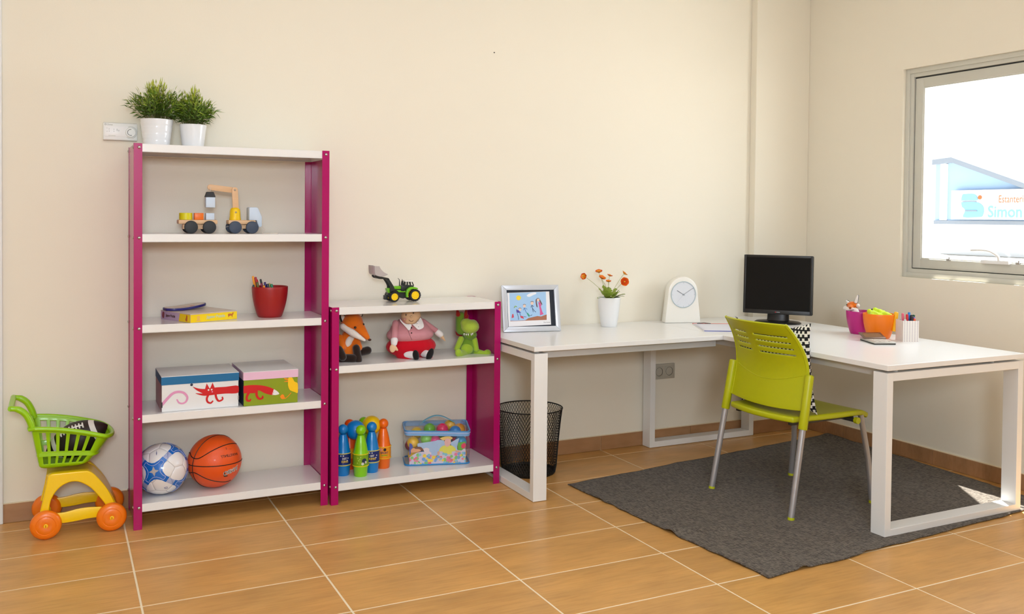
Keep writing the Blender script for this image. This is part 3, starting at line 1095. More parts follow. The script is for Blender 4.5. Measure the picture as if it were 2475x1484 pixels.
single('toy_block', B().box((.294, YC-.021, ZB), (.333, YC+.021, ZB+.031), bev=.002), TORG, 'orange block in the middle of the toy wagon', 'toy block', base=(.3135, YC, ZB))
single('toy_block', B().box((.343, YC-.021, ZB), (.380, YC+.021, ZB+.031), bev=.002), TBLU, 'pale blue block riding on the toy wagon deck', 'toy block', base=(.3615, YC, ZB))
single('toy_block', B().box((.342, YC-.024, S2+.1185), (.383, YC+.018, S2+.1655), bev=.0025), TBLU, 'pale blue block hanging from the crane magnet', 'toy block', base=(.3625, YC, S2+.1185))

# ------------------------------------------------------------------ jigsaw box, flat case and red pot on the third board
jz = thing('puzzle_box', 'flat yellow jigsaw puzzle box lying on the tall shelf', 'box', (.318, -.185, S3), math.radians(23.4))
JY = mat('yellow_printed_card', (248, 214, 0), .35, coat=.2)
JL = mat('lilac_printed_card', (196, 172, 196), .4)
JT = mat('pale_photo_print', (214, 196, 180), .3, var=.18, vscale=18)
JW, JD, JH = .232, .25, .040
obj('box_body', B().box((-JW/2, -JD/2, .0), (JW/2, JD/2, JH-.002), bev=.001), JL, jz, local=True, smooth=False)
obj('lid_picture', B().box((-JW/2-.001, -JD/2-.001, JH-.003), (JW/2+.001, JD/2+.001, JH), bev=.0008), JT, jz, local=True, smooth=False)
def jf(u, v, d=0.0):
    return V((u, -JD/2-.0012-d, v))
obj('front_print', B().poly([jf(-JW/2, .0015), jf(JW/2, .0015), jf(JW/2, JH-.004), jf(-JW/2, JH-.004)]), JY, jz, local=True, smooth=False)
def js(u, v, d=0.0):
    return V((-JW/2-.0012-d, u, v))
obj('side_print', B().poly([js(-JD/2, .0015), js(-JD/2+.095, .0015), js(-JD/2+.085, JH-.004), js(-JD/2, JH-.004)]), JY, jz, local=True, smooth=False)
obj('title_lettering', lettering('Jigsaw Puzzle', .0175, lambda u, v: jf(.008+u, .021+v, .0004), bold=.0006), mat('pale_green_print', (196, 206, 170), .5), jz, local=True, smooth=False)
BRN = mat('brown_print', (196, 106, 40), .5)
DBRN = mat('dark_brown_print', (92, 62, 48), .5)
obj('printed_animal', B().poly([jf(*q, .0004) for q in s2([(.072, .012), (.070, .026), (.080, .028), (.090, .027), (.096, .034), (.098, .026), (.094, .020), (.092, .010), (.088, .018), (.078, .018)], 3)]), BRN, jz, local=True, smooth=False)
obj('printed_child', B().poly([jf(-.078+a, .022+c, .0004) for a, c in arc(0, 0, .008, 0, 330, 12)]).poly([jf(-.090, .006, .0004), jf(-.066, .006, .0004), jf(-.073, .015, .0004), jf(-.083, .015, .0004)]), mat('peach_print', (238, 186, 90), .5), jz, local=True, smooth=False, kind='stuff')
obj('printed_dog', B().poly([js(*q, .0004) for q in s2([(-.102, .006), (-.104, .028), (-.096, .034), (-.092, .024), (-.086, .012), (-.092, .006)], 3)]), BRN, jz, local=True, smooth=False)
obj('side_lettering', lettering('Jigsaw Puzzle', .0150, lambda u, v: js(.040-u, .020+v, .0004), bold=.0005), DBRN, jz, local=True, smooth=False)
obj('printed_picture', B().poly([js(*q, .0004) for q in s2([(.095, .006), (.092, .030), (.106, .034), (.112, .018), (.108, .006)], 3)]), mat('maroon_print', (140, 70, 76), .5), jz, local=True, smooth=False)
cs = thing('flat_case', 'thin oval case with a dark blue rim lying on the puzzle box', 'case', (.262, -.115, S3+JH+.001), math.radians(14))
NAVY = mat('navy_plastic', (36, 34, 112), .35)
ol = s2([(-.095, -.040), (-.060, -.062), (.010, -.055), (.075, -.035), (.102, .000), (.090, .045), (.030, .060), (-.050, .055), (-.092, .015), (-.095, -.040)], 5)[:-1]
fz = lambda u, v, d: V((u, v, d+.028*max(0, (u+.02)/.12)**1.0*.45))
obj('rim', B().prism(ol, fz, 0, .0105, bev=.001), NAVY, cs, local=True)
obj('cover_picture', B().prism([(u*.94, v*.93) for u, v in ol], fz, .0100, .0112), mat('case_print', (206, 188, 170), .3, var=.2, vscale=26), cs, local=True, smooth=False)
obj('printed_patch', B().poly([fz(u, v, .0114) for u, v in s2([(-.07, -.035), (-.03, -.048), (.02, -.040), (.04, -.025), (-.01, -.012), (-.06, -.015), (-.07, -.035)], 4)[:-1]]), mat('red_patch', (180, 82, 70), .4, var=.4, vscale=50), cs, local=True, smooth=False)

def bowl_pot(name, label, loc, rt, rb, h, m):
    t = thing(name, label, 'pot', loc)
    pr = [(0, .001), (rb*.92, 0), (rb, .003)]
    for i in range(1, 14):
        q = i/13
        pr.append((rb+(rt-rb)*math.sin(q*pi/2)**.85, .003+(h-.004)*q))
    pr += [(rt-.0005, h), (rt-.0035, h), (rt-.0045, h-.004)]
    for i in range(12, 0, -2):
        q = i/13
        pr.append((rb+(rt-rb)*math.sin(q*pi/2)**.85-.0045, .006+(h-.006)*q))
    pr += [(0, .006)]
    obj('bowl', B().lathe(pr, seg=44), m, t, local=True, angle=60)
    obj('foot', B().lathe([(rb*.93, .0012), (rb*.95, -.0), (rb*.85, 0)], seg=30), m, t, local=True)
    return t
bowl_pot('plant_pot', 'dark red pot holding pens on the tall shelf', (.6335, -.205, S3), .0825, .055, .143, mat('dark_red_plastic', (158, 22, 24), .42))
def pen(a, b_, r, body, cap, label, grp=None, capf=.3, cat='pen', name='pen'):
    a, b_ = V(a), V(b_)
    d = (b_-a).normalized()
    t = thing(name, label, cat, a, 0, grp)
    L = (b_-a).length
    obj('barrel', B().tube([a, a+d*.001, a+d*(L*(1-capf))], [r*.5, r, r], 10), body, t)
    obj('cap', B().tube([a+d*L*(1-capf), b_-d*.003, b_-d*.0008, b_], [r*1.08, r*1.05, r*.85, r*.5], 10), cap, t)
    return t
def C_(nm, rgb):
    return mat(nm, rgb, .35)
zr = S3+.143
rows = [((.575, -.212, zr-.06), (.553, -.215, zr+.050), .0052, (244, 160, 40), 'orange topped pencil leaning furthest out of the red pot'),
        ((.583, -.222, zr-.06), (.563, -.226, zr+.046), .0050, (170, 20, 40), 'dark red pen leaning left in the red pot'),
        ((.590, -.215, zr-.06), (.569, -.218, zr+.034), .0058, (206, 40, 34), 'bright red felt pen in the red pot'),
        ((.585, -.240, zr-.06), (.566, -.246, zr+.024), .0052, (92, 92, 40), 'olive pencil at the front of the red pot'),
        ((.602, -.232, zr-.06), (.588, -.236, zr+.018), .0050, (122, 20, 54), 'maroon pencil in the red pot'),
        ((.610, -.225, zr-.06), (.585, -.228, zr+.036), .0046, (24, 30, 34), 'thin black pen standing highest in the middle of the red pot'),
        ((.605, -.250, zr-.06), (.595, -.258, zr+.008), .0050, (246, 150, 40), 'short orange pencil at the front rim of the red pot'),
        ((.620, -.225, zr-.06), (.605, -.228, zr+.022), .0050, (60, 44, 110), 'purple pen in the red pot'),
        ((.628, -.236, zr-.06), (.615, -.240, zr+.014), .0060, (30, 44, 70), 'navy pen in the red pot'),
        ((.638, -.230, zr-.06), (.624, -.232, zr+.016), .0058, (170, 160, 60), 'mustard pencil in the red pot'),
        ((.648, -.240, zr-.06), (.632, -.244, zr+.013), .0060, (26, 128, 92), 'green pen furthest right in the red pot'),
        ((.566, -.215, zr-.06), (.555, -.217, zr+.010), .0045, (40, 60, 70), 'dark teal pen low at the left rim of the red pot')]
for a, c, r, rgb, lb in rows:
    pen(a, c, r, C_('pen_%d_%d_%d' % rgb, rgb), C_('pen_%d_%d_%d' % rgb, rgb), lb, 'pens in the red pot')

# ------------------------------------------------------------------ storage boxes on the fourth board
CARD = mat('white_printed_card', (232, 231, 230), .55, var=.01)
CBLUE = mat('petrol_blue_print', (0, 104, 156), .5)
CRED = mat('red_print', (206, 6, 12), .5)
CPINK = mat('pink_print', (224, 150, 190), .5)
CPALE = mat('pale_pink_print', (234, 190, 214), .5)
CGREEN = mat('olive_green_print', (138, 156, 4), .5)
CYEL = mat('yellow_print', (252, 200, 0), .5)
CORG = mat('orange_print', (250, 140, 10), .5)
CDARK = mat('dark_blue_print', (26, 40, 70), .5)
CLILAC = mat('faded_pink_card', (196, 160, 160), .55)
def storage(label, x0, x1, yf, yb, mf, ml, mside):
    z0, z1, lid = S4+.0005, S4+.155, .037
    t = thing('storage_box', label, 'box', ((x0+x1)/2, (yf+yb)/2, S4))
    obj('carton', B().box((x0+.002, yf+.002, z0), (x1-.002, yb-.002, z1-.004), bev=.0012), mf, t, smooth=False)
    b = B()
    b.box((x0, yf, z1-.0025), (x1, yb, z1), bev=.0008)
    obj('lid', b, CARD, t, smooth=False)
    b = B()
    b.box((x0, yf, z1-lid), (x1, yf+.0018, z1-.0022))
    b.box((x0, yb-.0018, z1-lid), (x1, yb, z1-.0022))
    b.box((x0, yf+.0018, z1-lid), (x0+.0018, yb-.0018, z1-.0022))
    b.box((x1-.0018, yf+.0018, z1-lid), (x1, yb-.0018, z1-.0022))
    obj('lid_rim', b, ml, t, smooth=False)
    if mside:
        obj('side_print', B().poly([(x0+.0012, yf+.004, z0), (x0+.0012, yb-.004, z0), (x0+.0012, yb-.004, z1-lid), (x0+.0012, yf+.004, z1-lid)]), mside, t, smooth=False)
    return t
bx1 = storage('white storage box with blue lid band and a red fox print', .145, .4745, -.316, -.050, CARD, CBLUE, CLILAC)
bx2 = storage('green storage box with pink lid band and a yellow bird print', .4905, .7380, -.334, -.030, CGREEN, CPALE, CDARK)
def print1(pts, y, d):
    lo, hi = (.1455, .4740) if y > -.32 else (.4912, .7374)
    return [V((min(hi, max(lo, x)), y-d, z+.030*(x-.144)-.0020)) for x, z in pts]
def sp(nm, par, m, y, d, *polys):
    for pts in polys:
        q = s2(pts, 4)
        obj(nm, B().poly(print1(q, y, d)), m, par, smooth=False)
def thick(path, w0, w1):
    """outline of a swelling curved stroke"""
    P_ = [V((a, b_, 0)) for a, b_ in s2(path, 5)]
    L, R = [], []
    n = len(P_)
    for i, p in enumerate(P_):
        d = (P_[min(i+1, n-1)]-P_[max(i-1, 0)]).normalized()
        nn = V((-d.y, d.x, 0))
        w = (w0+(w1-w0)*i/(n-1))/2
        L.append((p+nn*w)); R.append((p-nn*w))
    return L, R
def stroke(nm, par, m, y, d, path, w0, w1):
    L, R = thick(path, w0, w1)
    b = B()
    n = len(L)
    vs = print1([(p.x, p.y) for p in L]+[(p.x, p.y) for p in R], y, d)
    b._add(vs, [(i, i+1, n+i+1, n+i) for i in range(n-1)])
    # round end
    c = (L[-1]+R[-1])/2
    b.poly(print1([(c.x+w1*.55*math.cos(k*pi/6), c.y+w1*.55*math.sin(k*pi/6)) for k in range(12)], y, d+.0001))
    obj(nm, b, m, par, smooth=False)
Y1, Y2 = -.3150, -.3330
stroke('printed_tail', bx1, CPINK, Y1, 0, [(0.1467, 0.5285), (0.1739, 0.5580), (0.1937, 0.5750), (0.2162, 0.5791), (0.2388, 0.5715), (0.2526, 0.5517), (0.2476, 0.5335), (0.2338, 0.5261), (0.2187, 0.5305), (0.2100, 0.5445)], .013, .006)
sp('printed_fox', bx1, CRED, Y1, 0, [(0.2741, 0.5968), (0.2969, 0.5863), (0.3271, 0.5802), (0.3714, 0.5823), (0.4156, 0.5806), (0.4708, 0.5795), (0.4709, 0.5480), (0.4157, 0.5502), (0.3792, 0.5503), (0.3328, 0.5494), (0.3097, 0.5539), (0.2868, 0.5651), (0.3123, 0.5615), (0.3148, 0.5629), (0.2919, 0.5781), (0.2741, 0.5968)])
obj('printed_ear', B().poly(print1([(0.3263, 0.5755), (0.3347, 0.6044), (0.3477, 0.5787)], Y1, .0001)), CRED, bx1, smooth=False)
obj('printed_ear', B().poly(print1([(0.3482, 0.5778), (0.3597, 0.6053), (0.3714, 0.5747)], Y1, .0001)), CRED, bx1, smooth=False)
stroke('printed_leg', bx1, CRED, Y1, .0002, [(0.3456, 0.5605), (0.3354, 0.5371), (0.3393, 0.5206), (0.3522, 0.5147), (0.3599, 0.5216)], .010, .0065)
stroke('printed_leg', bx1, CRED, Y1, .0002, [(0.3714, 0.5585), (0.3767, 0.5338), (0.3871, 0.5199), (0.4027, 0.5249), (0.4022, 0.5344)], .010, .0065)
def dot(par, m, y, d, c, r, nm):
    obj(nm, B().poly(print1([(c[0]+r*math.cos(k*pi/8), c[1]+r*math.sin(k*pi/8)) for k in range(16)], y, d)), m, par, smooth=False)
dot(bx1, CDARK, Y1, .0003, [(0.2707, 0.6046)][0], .0060, 'printed_nose')
for q in [(0.3425, 0.5740), (0.3559, 0.5743)]:
    dot(bx1, CARD, Y1, .0004, q, .0038, 'printed_eye')
dot(bx1, CPINK, Y1, .0004, [(0.3585, 0.5644)][0], .0030, 'printed_cheek')
CLIP = mat('dark_clip', (58, 52, 56), .5)
obj('corner_tab', B().box((.1445, -.3165, S4+.020), (.1500, -.306, S4+.043), bev=.001), CLIP, bx1, smooth=False)
obj('corner_tab', B().box((.4700, -.3165, S4+.030), (.4745, -.306, S4+.048), bev=.001), mat('grey_tab', (150, 146, 140), .5), bx1, smooth=False)
sp('printed_fox', bx2, CRED, Y2, 0, [(0.4910, 0.5797), (0.5287, 0.5801), (0.5716, 0.5737), (0.6041, 0.5629), (0.6286, 0.5495), (0.6450, 0.5349), (0.6505, 0.5267), (0.6287, 0.5237), (0.6069, 0.5282), (0.5852, 0.5368), (0.5582, 0.5527), (0.5449, 0.5427), (0.5182, 0.5435), (0.4911, 0.5464)])
sp('printed_tail_tip', bx2, CARD, Y2, .0002, [(0.6272, 0.5507), (0.6423, 0.5393), (0.6511, 0.5266), (0.6342, 0.5230), (0.6164, 0.5261)])
obj('printed_notch', B().poly(print1([(0.6267, 0.5518), (0.6150, 0.5428), (0.6273, 0.5377), (0.6164, 0.5330), (0.6259, 0.5295), (0.6156, 0.5256), (0.6069, 0.5290), (0.6068, 0.5572)], Y2, .0003)), CRED, bx2, smooth=False)
stroke('printed_leg', bx2, CRED, Y2, .0002, [(0.5155, 0.5478), (0.5062, 0.5294), (0.5076, 0.5129), (0.5183, 0.5092), (0.5222, 0.5144)], .012, .0070)
stroke('printed_leg', bx2, CRED, Y2, .0002, [(0.5489, 0.5507), (0.5503, 0.5286), (0.5611, 0.5140), (0.5759, 0.5155), (0.5758, 0.5224)], .012, .0075)
sp('printed_bird', bx2, CYEL, Y2, 0, [(0.6911, 0.5759), (0.6929, 0.5952), (0.7040, 0.6000), (0.7137, 0.5909), (0.7207, 0.5765), (0.7366, 0.5641), (0.7368, 0.5235), (0.7195, 0.5285), (0.7001, 0.5389), (0.6917, 0.5591), (0.6911, 0.5759)])
for q in ([(0.6722, 0.5973), (0.6915, 0.5931), (0.6916, 0.5864), (0.6764, 0.5903)], [(0.6723, 0.5814), (0.6916, 0.5847), (0.6916, 0.5781), (0.6750, 0.5793)]):
    obj('printed_beak', B().poly(print1(q, Y2, .0002)), CORG, bx2, smooth=False)
stroke('printed_foot', bx2, CORG, Y2, .0002, [(0.7056, 0.5260), (0.6919, 0.5117), (0.6781, 0.5017)], .003, .003)
sp('printed_foot', bx2, CORG, Y2, .0003, [(0.6547, 0.5133), (0.6629, 0.5224), (0.6712, 0.5203), (0.6753, 0.5103), (0.6781, 0.5017), (0.6644, 0.5006), (0.6588, 0.5060)])

# ------------------------------------------------------------------ balls on the bottom board
def frame_to_cam(c):
    f = (V((-.258, -4.551, 1.362))-V(c)).normalized()
    r = V((0, 0, 1)).cross(f).normalized()
    return r, f.cross(r), f
def on_ball(c, r, fr, u, v, lift=1.0):
    """tangent-plane arc coordinates -> point on the sphere"""
    a = math.hypot(u, v)
    if a < 1e-9:
        return V(c)+fr[2]*r*lift
    t = (fr[0]*u+fr[1]*v)/a
    return V(c)+(fr[2]*math.cos(a/r)+t*math.sin(a/r))*r*lift
SBR = .112
sc_c = V((.158, -.215, S5+SBR))
sb = thing('soccer_ball', 'white soccer ball with blue four-pointed stars on the bottom board', 'ball', (sc_c.x, sc_c.y, S5))
PANELW = mat('white_ball_vinyl', (236, 232, 230), .25, coat=.3, var=.015)
SEAM = mat('grey_ball_seam', (176, 166, 160), .6)
obj('bladder', B().ball(sc_c, SBR*.979, 40), SEAM, sb)
t = bmesh.new()
bmesh.ops.create_icosphere(t, subdivisions=1, radius=1)
t.verts.ensure_lookup_table()
icov = [v.co.normalized() for v in t.verts]
icof = [[v.index for v in f.verts] for f in t.faces]
adj = {i: set() for i in range(12)}
for f in icof:
    for a in f:
        adj[a].update(x for x in f if x != a)
t.free()
panels = []
for i in range(12):
    c = icov[i]
    u = c.orthogonal().normalized(); w = c.cross(u)
    nb = sorted(adj[i], key=lambda j: math.atan2(icov[j].dot(w), icov[j].dot(u)))
    panels.append((c, [(c*2+icov[j])/3 for j in nb]))
for f in icof:
    a, b_, c_ = f
    pts = []
    for p, q in ((a, b_), (b_, c_), (c_, a)):
        pts += [(icov[p]*2+icov[q])/3, (icov[p]+icov[q]*2)/3]
    panels.append(((icov[a]+icov[b_]+icov[c_]).normalized(), pts))
srot = M.Rotation(.5, 3, 'X') @ M.Rotation(.9, 3, 'Z') @ M.Rotation(.3, 3, 'Y')
for c, pts in panels:
    verts, faces = [], []
    edge = []
    for i in range(len(pts)):
        p, q = pts[i], pts[(i+1) % len(pts)]
        edge += [p.lerp(q, k/3) for k in range(3)]
    n = len(edge)
    cc = sum(edge, V())/n
    rings = [(.985, .984), (.93, .9965), (.75, 1.0), (.4, 1.0)]
    for s, rr in rings:
        for p in edge:
            verts.append(sc_c+(srot @ (cc.lerp(p, s)).normalized())*SBR*rr)
    verts.append(sc_c+(srot @ cc.normalized())*SBR)
    for k in range(len(rings)-1):
        for i in range(n):
            j = (i+1) % n
            faces.append((k*n+i, k*n+j, (k+1)*n+j, (k+1)*n+i))
    k = len(rings)-1
    for i in range(n):
        faces.append((k*n+i, k*n+(i+1) % n, len(verts)-1))
    b = B()
    b._add(verts, faces)
    obj('panel', b, PANELW, sb)
BBLUE = mat('royal_blue_ball_print', (0, 104, 196), .3, coat=.3)
BLINE = mat('pale_lilac_print', (176, 184, 220), .4)
BGREY = mat('grey_ball_print', (178, 172, 170), .4)
fr0 = frame_to_cam(sc_c)
def star_frame():
    # star axis a little left of and below the ball's centre as seen from the room
    f = (on_ball(sc_c, SBR, fr0, -.034, -.010)-sc_c).normalized()
    r = (fr0[0]-f*fr0[0].dot(f)).normalized()
    u = f.cross(r)
    a = math.radians(52)
    return (r*math.cos(a)+u*math.sin(a), u*math.cos(a)-r*math.sin(a), f)
F0 = star_frame()
axes = [(F0[0], F0[1], F0[2]), (F0[1], F0[2], F0[0]), (-F0[2], F0[1], F0[0]), (F0[0], -F0[2], F0[1]), (F0[0], F0[2], -F0[1]), (F0[2], F0[1], -F0[0]), (F0[1], F0[0], -F0[2])]
axes = [axes[0], axes[2], axes[3], axes[4], axes[5], axes[6]]
def star_outline(sc):
    pts = []
    for k in range(4):
        a = k*pi/2
        ca, sa = math.cos(a), math.sin(a)
        # concave sides: blunt arm ends
        for x, y in ((.030, -.021), (.050, -.0135), (.068, -.0135), (.071, -.0125), (.071, .0125), (.068, .0135), (.050, .0135), (.030, .021)):
            pts.append(((x*ca-y*sa)*sc, (x*sa+y*ca)*sc))
    return pts
for fr in axes:
    b = B()
    o0 = star_outline(1)
    ol_ = []
    for i in range(len(o0)):
        p_, q_ = o0[i], o0[(i+1) % len(o0)]
        ol_ += [p_, ((p_[0]+q_[0])/2, (p_[1]+q_[1])/2)]
    n = len(ol_)
    verts = [on_ball(sc_c, SBR, fr, 0, 0, 1.008)]
    faces = []
    for k, s in enumerate((.12, .25, .37, .5, .62, .75, .87, 1.0)):
        verts += [on_ball(sc_c, SBR, fr, u*s, v*s, 1.008) for u, v in ol_]
        for i in range(n):
            j = (i+1) % n
            if k == 0:
                faces.append((0, 1+i, 1+j))
            else:
                faces.append((1+(k-1)*n+i, 1+(k-1)*n+j, 1+k*n+j, 1+k*n+i))
    b._add(verts, faces)
    st_ = obj('printed_star', b, BBLUE, sb, recalc=False)
    ins = [(u*.78, v*.62) if abs(u) > abs(v) else (u*.62, v*.78) for u, v in ol_]
    obj('star_outline', B().tube([on_ball(sc_c, SBR, fr, u, v, 1.009) for u, v in ins], .0012, 5, closed=True), BLINE, st_)
    sm = []
    for k in range(8):
        a = k*pi/4+pi/4
        rr = .022 if k % 2 == 0 else .009
        sm.append(on_ball(sc_c, SBR, fr, rr*math.cos(a), rr*math.sin(a), 1.0115))
    obj('star_centre', B().poly(sm), BGREY, st_, smooth=False)
    for k in range(4):
        a = k*pi/2
        b = B()
        for q in range(3):
            x = .0735+q*.0052
            for sgn_ in (0,):
                P4 = [(x, -.0125), (x+.0022, -.0125), (x+.0022, .0125), (x, .0125)]
                b.poly([on_ball(sc_c, SBR, fr, u*math.cos(a)-v*math.sin(a), u*math.sin(a)+v*math.cos(a), 1.008) for u, v in P4])
        obj('printed_stripes', b, BBLUE, st_, smooth=False, kind='stuff')
LG = mat('grey_blue_logo', (112, 116, 150), .4)
obj('printed_emblem', B().poly([on_ball(sc_c, SBR, fr0, u, v, 1.003) for u, v in ((-.022, .073), (-.026, .092), (-.027, .068), (-.023, .060))]), LG, sb, smooth=False)
obj('printed_emblem', B().tube([on_ball(sc_c, SBR, fr0, u, v, 1.002) for u, v in ((.010, -.094), (.024, -.090), (.026, -.099), (.016, -.101), (.010, -.094))], .0012, 5), LG, sb)

BBR = .119
bb_c = V((.386, -.205, S5+BBR))
kb = thing('basketball', 'orange basketball with black seams on the bottom board', 'ball', (bb_c.x, bb_c.y, S5))
obj('cover', B().ball(bb_c, BBR, 56), mat('orange_pebbled_rubber', (232, 84, 10), .42, coat=.1, var=.03, bump=.25, bscale=420), kb)
BK = mat('black_rubber_seam', (26, 16, 12), .55)
fb = frame_to_cam(bb_c)
def disc(a, c):
    z = math.sqrt(max(0.0, 1-a*a-c*c))
    return (fb[0]*a+fb[1]*c+fb[2]*z)
def seam(dirs, closed=False):
    obj('seam', B().tube([bb_c+d.normalized()*BBR*1.0005 for d in dirs], .0021, 6, closed=closed), BK, kb)
def great(p, q):
    p = p.normalized()
    q = (q-p*p.dot(q)).normalized()
    seam([p*math.cos(2*pi*k/64)+q*math.sin(2*pi*k/64) for k in range(64)], True)
great(disc(-.79, -.10), disc(-.30, .78))
great(disc(-.85, -.11), disc(.14, -.205))
def curve(pts):
    seam(smooth_path([disc(a, c) for a, c in pts], 5))
curve([(-.93, .36), (-.89, .36), (-.84, .22), (-.71, .13), (-.5, .15), (-.05, .39), (.32, .54), (.68, .60), (.80, .58)])
curve([(-.92, -.37), (-.9, -.385), (-.77, -.38), (-.59, -.46), (-.22, -.67), (.14, -.78), (.46, -.80), (.58, -.76)])
BT = mat('faded_black_print', (60, 36, 20), .6)
def ball_text(txt, size, u0, v0, ang, m, bold, lift, nm):
    ca, sa = math.cos(ang), math.sin(ang)
    obj(nm, lettering(txt, size, lambda u, v: on_ball(bb_c, BBR, fb, u0+u*ca-v*sa, v0+u*sa+v*ca, lift), bold=bold), m, kb, smooth=False)
ball_text('BASKETBALL', .0165, .072, .022, pi+.16, BT, .0003, 1.003, 'lettering')
ball_text('5', .016, .053, .055, pi+.1, BT, 0, 1.003, 'lettering')
ball_text('official', .007, .074, .052, pi+.16, mat('dim_print', (170, 60, 10), .6), 0, 1.003, 'lettering')
ball_text('JUMBO', .026, .080, -.055, pi+.25, mat('white_logo_print', (226, 214, 208), .5), .0022, 1.003, 'lettering')
ball_text('JUMBO', .026, .080, -.055, pi+.25, BT, .0, 1.0055, 'lettering')
obj('logo_swoosh', B().poly([on_ball(bb_c, BBR, fb, u, v, 1.004) for u, v in s2([(.046, -.050), (.041, -.068), (.046, -.082), (.066, -.080), (.050, -.070), (.046, -.050)], 4)[:-1]]), BT, kb, smooth=False)

# ------------------------------------------------------------------ toy shopping cart and football
CG = mat('apple_green_plastic', (150, 204, 0), .33, coat=.15, var=.02)
CY = mat('sunny_yellow_plastic', (252, 208, 0), .33, coat=.15, var=.02)
CO = mat('orange_wheel_plastic', (246, 122, 8), .33, coat=.15, var=.02)
ct = thing('toy_shopping_cart', 'green and yellow toy shopping cart with orange wheels beside the tall shelf', 'toy cart', (-.18, -.18, 0))
CYM = -.178
def plan(p, q, n=5):
    return p, q
per = []
slot_p = []
edges = [0.0]
for k in range(6):
    edges += [.085+k*.128, .085+k*.128+.082]
    slot_p.append((.085+k*.128, .085+k*.128+.082))
ps = sorted(set(edges+[.02, .04, .84]))
ps = [p for p in ps if p >= .04]
near = [(p, -1.0) for p in ps]
front = [(.84+.16*math.sin(a), -math.cos(a)) for a in [pi*k/14 for k in range(1, 14)]]
far = [(p, 1.0) for p in reversed(ps)]
leftc = [(.012, .97), (0, .88)]+[(0, v) for v in (.6, .3, 0, -.3, -.6)]+[(0, -.88), (.012, -.97)]
per = near+front+far+leftc
NP = len(per)
def bz(x, v):
    zr_ = .468-.066*max(0, (x+.358)/.306)**1.7
    return .286+v*(zr_-.286)
def bpos(p, q, v):
    xl = -.326-.032*v
    xr = -.165+.112*min(1, v*1.15)**.55
    hw = .094+.037*v
    if v < .08:
        k = 1-(1-v/.08)**2
        xl += .022*(1-k); xr -= .02*(1-k); hw -= .022*(1-k)
    x = xl+(xr-xl)*p
    return V((x, CYM+hw*q, bz(x, v)))
vsb = [0, .02, .045, .08, .125, .315, .435, .90, 1.0]
b = B()
verts = [bpos(p, q, v) for v in vsb for p, q in per]
faces = []
for j in range(len(vsb)-1):
    vm = (vsb[j]+vsb[j+1])/2
    for i in range(NP):
        k = (i+1) % NP
        (p0, q0), (p1, q1) = per[i], per[k]
        pm = (p0+p1)/2
        slot = abs(q0) == 1.0 and abs(q1) == 1.0 and q0 == q1 and any(a-.001 < pm < c+.001 for a, c in slot_p)
        if slot and (.125 < vm < .315 or .435 < vm < .90):
            continue
        if q0 == 0 or True:
            pass
        faces.append((j*NP+i, j*NP+k, (j+1)*NP+k, (j+1)*NP+i))
faces.append(tuple(range(NP)))
b._add(verts, faces)
bo_ = obj('basket', b, CG, ct, solid=.0045)
md = bo_.modifiers.new('edge', 'BEVEL'); md.width = .0012; md.segments = 2; md.limit_method = 'ANGLE'
obj('basket_band', B().tube([bpos(p*1.0, q*1.012, .375) for p, q in per], .0045, 6, closed=True, flat=(.004, .020, (0, 0, 1))), CG, bo_)
obj('rim', B().tube([bpos(-.02 if p < .03 else p*1.02+.006, q*1.05, 1.0) for p, q in per], .0095, 10, closed=True), CG, ct)
hb = B()
arms = []
for s in (-1, 1):
    y = CYM+s*.128
    pa = smooth_path([(-.352, y, .462), (-.362, y, .498), (-.380, y, .532), (-.405, y, .552), (-.432, y, .558)], 6)
    hb.tube(pa, [.0135]*(len(pa)-6)+[.0125, .0115, .011, .011, .011, .011], 10)
    arms.append(pa[-1])
hb.tube([arms[0]+V((0, -.004, 0)), arms[0], arms[1], arms[1]+V((0, .004, 0))], .0115, 10)
obj('handle', hb, CG, ct)
bmesh_arch = [(-0.3280, 0.1047), (-0.3205, 0.1390), (-0.3129, 0.1719), (-0.3003, 0.2409), (-0.2973, 0.2604), (-0.2902, 0.2666), (-0.1603, 0.2658), (-0.1396, 0.2597), (-0.1214, 0.2478), (-0.0821, 0.1974), (-0.0557, 0.1505), (-0.0331, 0.0952)]
inner_arch = [(-0.0715, 0.1003), (-0.0952, 0.1382), (-0.1344, 0.1893), (-0.1733, 0.2171), (-0.2041, 0.2243), (-0.2398, 0.2138), (-0.2677, 0.1888), (-0.2854, 0.1570), (-0.2917, 0.1295), (-0.2935, 0.1000)]
def yz(u, v, d):
    return V((u, d, v))
def resample(pts, n):
    P_ = [V((a_, b_, 0)) for a_, b_ in pts]
    L = [0]
    for p_, q_ in zip(P_, P_[1:]):
        L.append(L[-1]+(q_-p_).length)
    out_ = []
    for k in range(n+1):
        d_ = L[-1]*k/n
        i = max(j for j in range(len(L)) if L[j] <= d_+1e-9)
        i = min(i, len(P_)-2)
        out_.append(P_[i].lerp(P_[i+1], (d_-L[i])/max(1e-9, L[i+1]-L[i])))
    return out_
oa = resample(bmesh_arch[:5]+s2(bmesh_arch[5:], 4), 30)
ia = resample((s2(inner_arch[:-2], 4)+inner_arch[-2:])[::-1], 30)
for y0, y1 in ((-.286, -.250), (-.106, -.070)):
    o = obj('side_arch', B().loft([[V((p.x, y0, p.y)), V((q_.x, y0, q_.y)), V((q_.x, y1, q_.y)), V((p.x, y1, p.y))] for p, q_ in zip(oa, ia)]), CY, ct)
    md = o.modifiers.new('edge', 'BEVEL'); md.width = .005; md.segments = 3; md.limit_method = 'ANGLE'
deck = s2(bmesh_arch[4:], 3)
obj('arch_deck', B().tube([(u+.002, CYM, v-.012) for u, v in deck], .01, flat=(.150, .008, (0, 0, 1))), CY, ct, smooth=True)
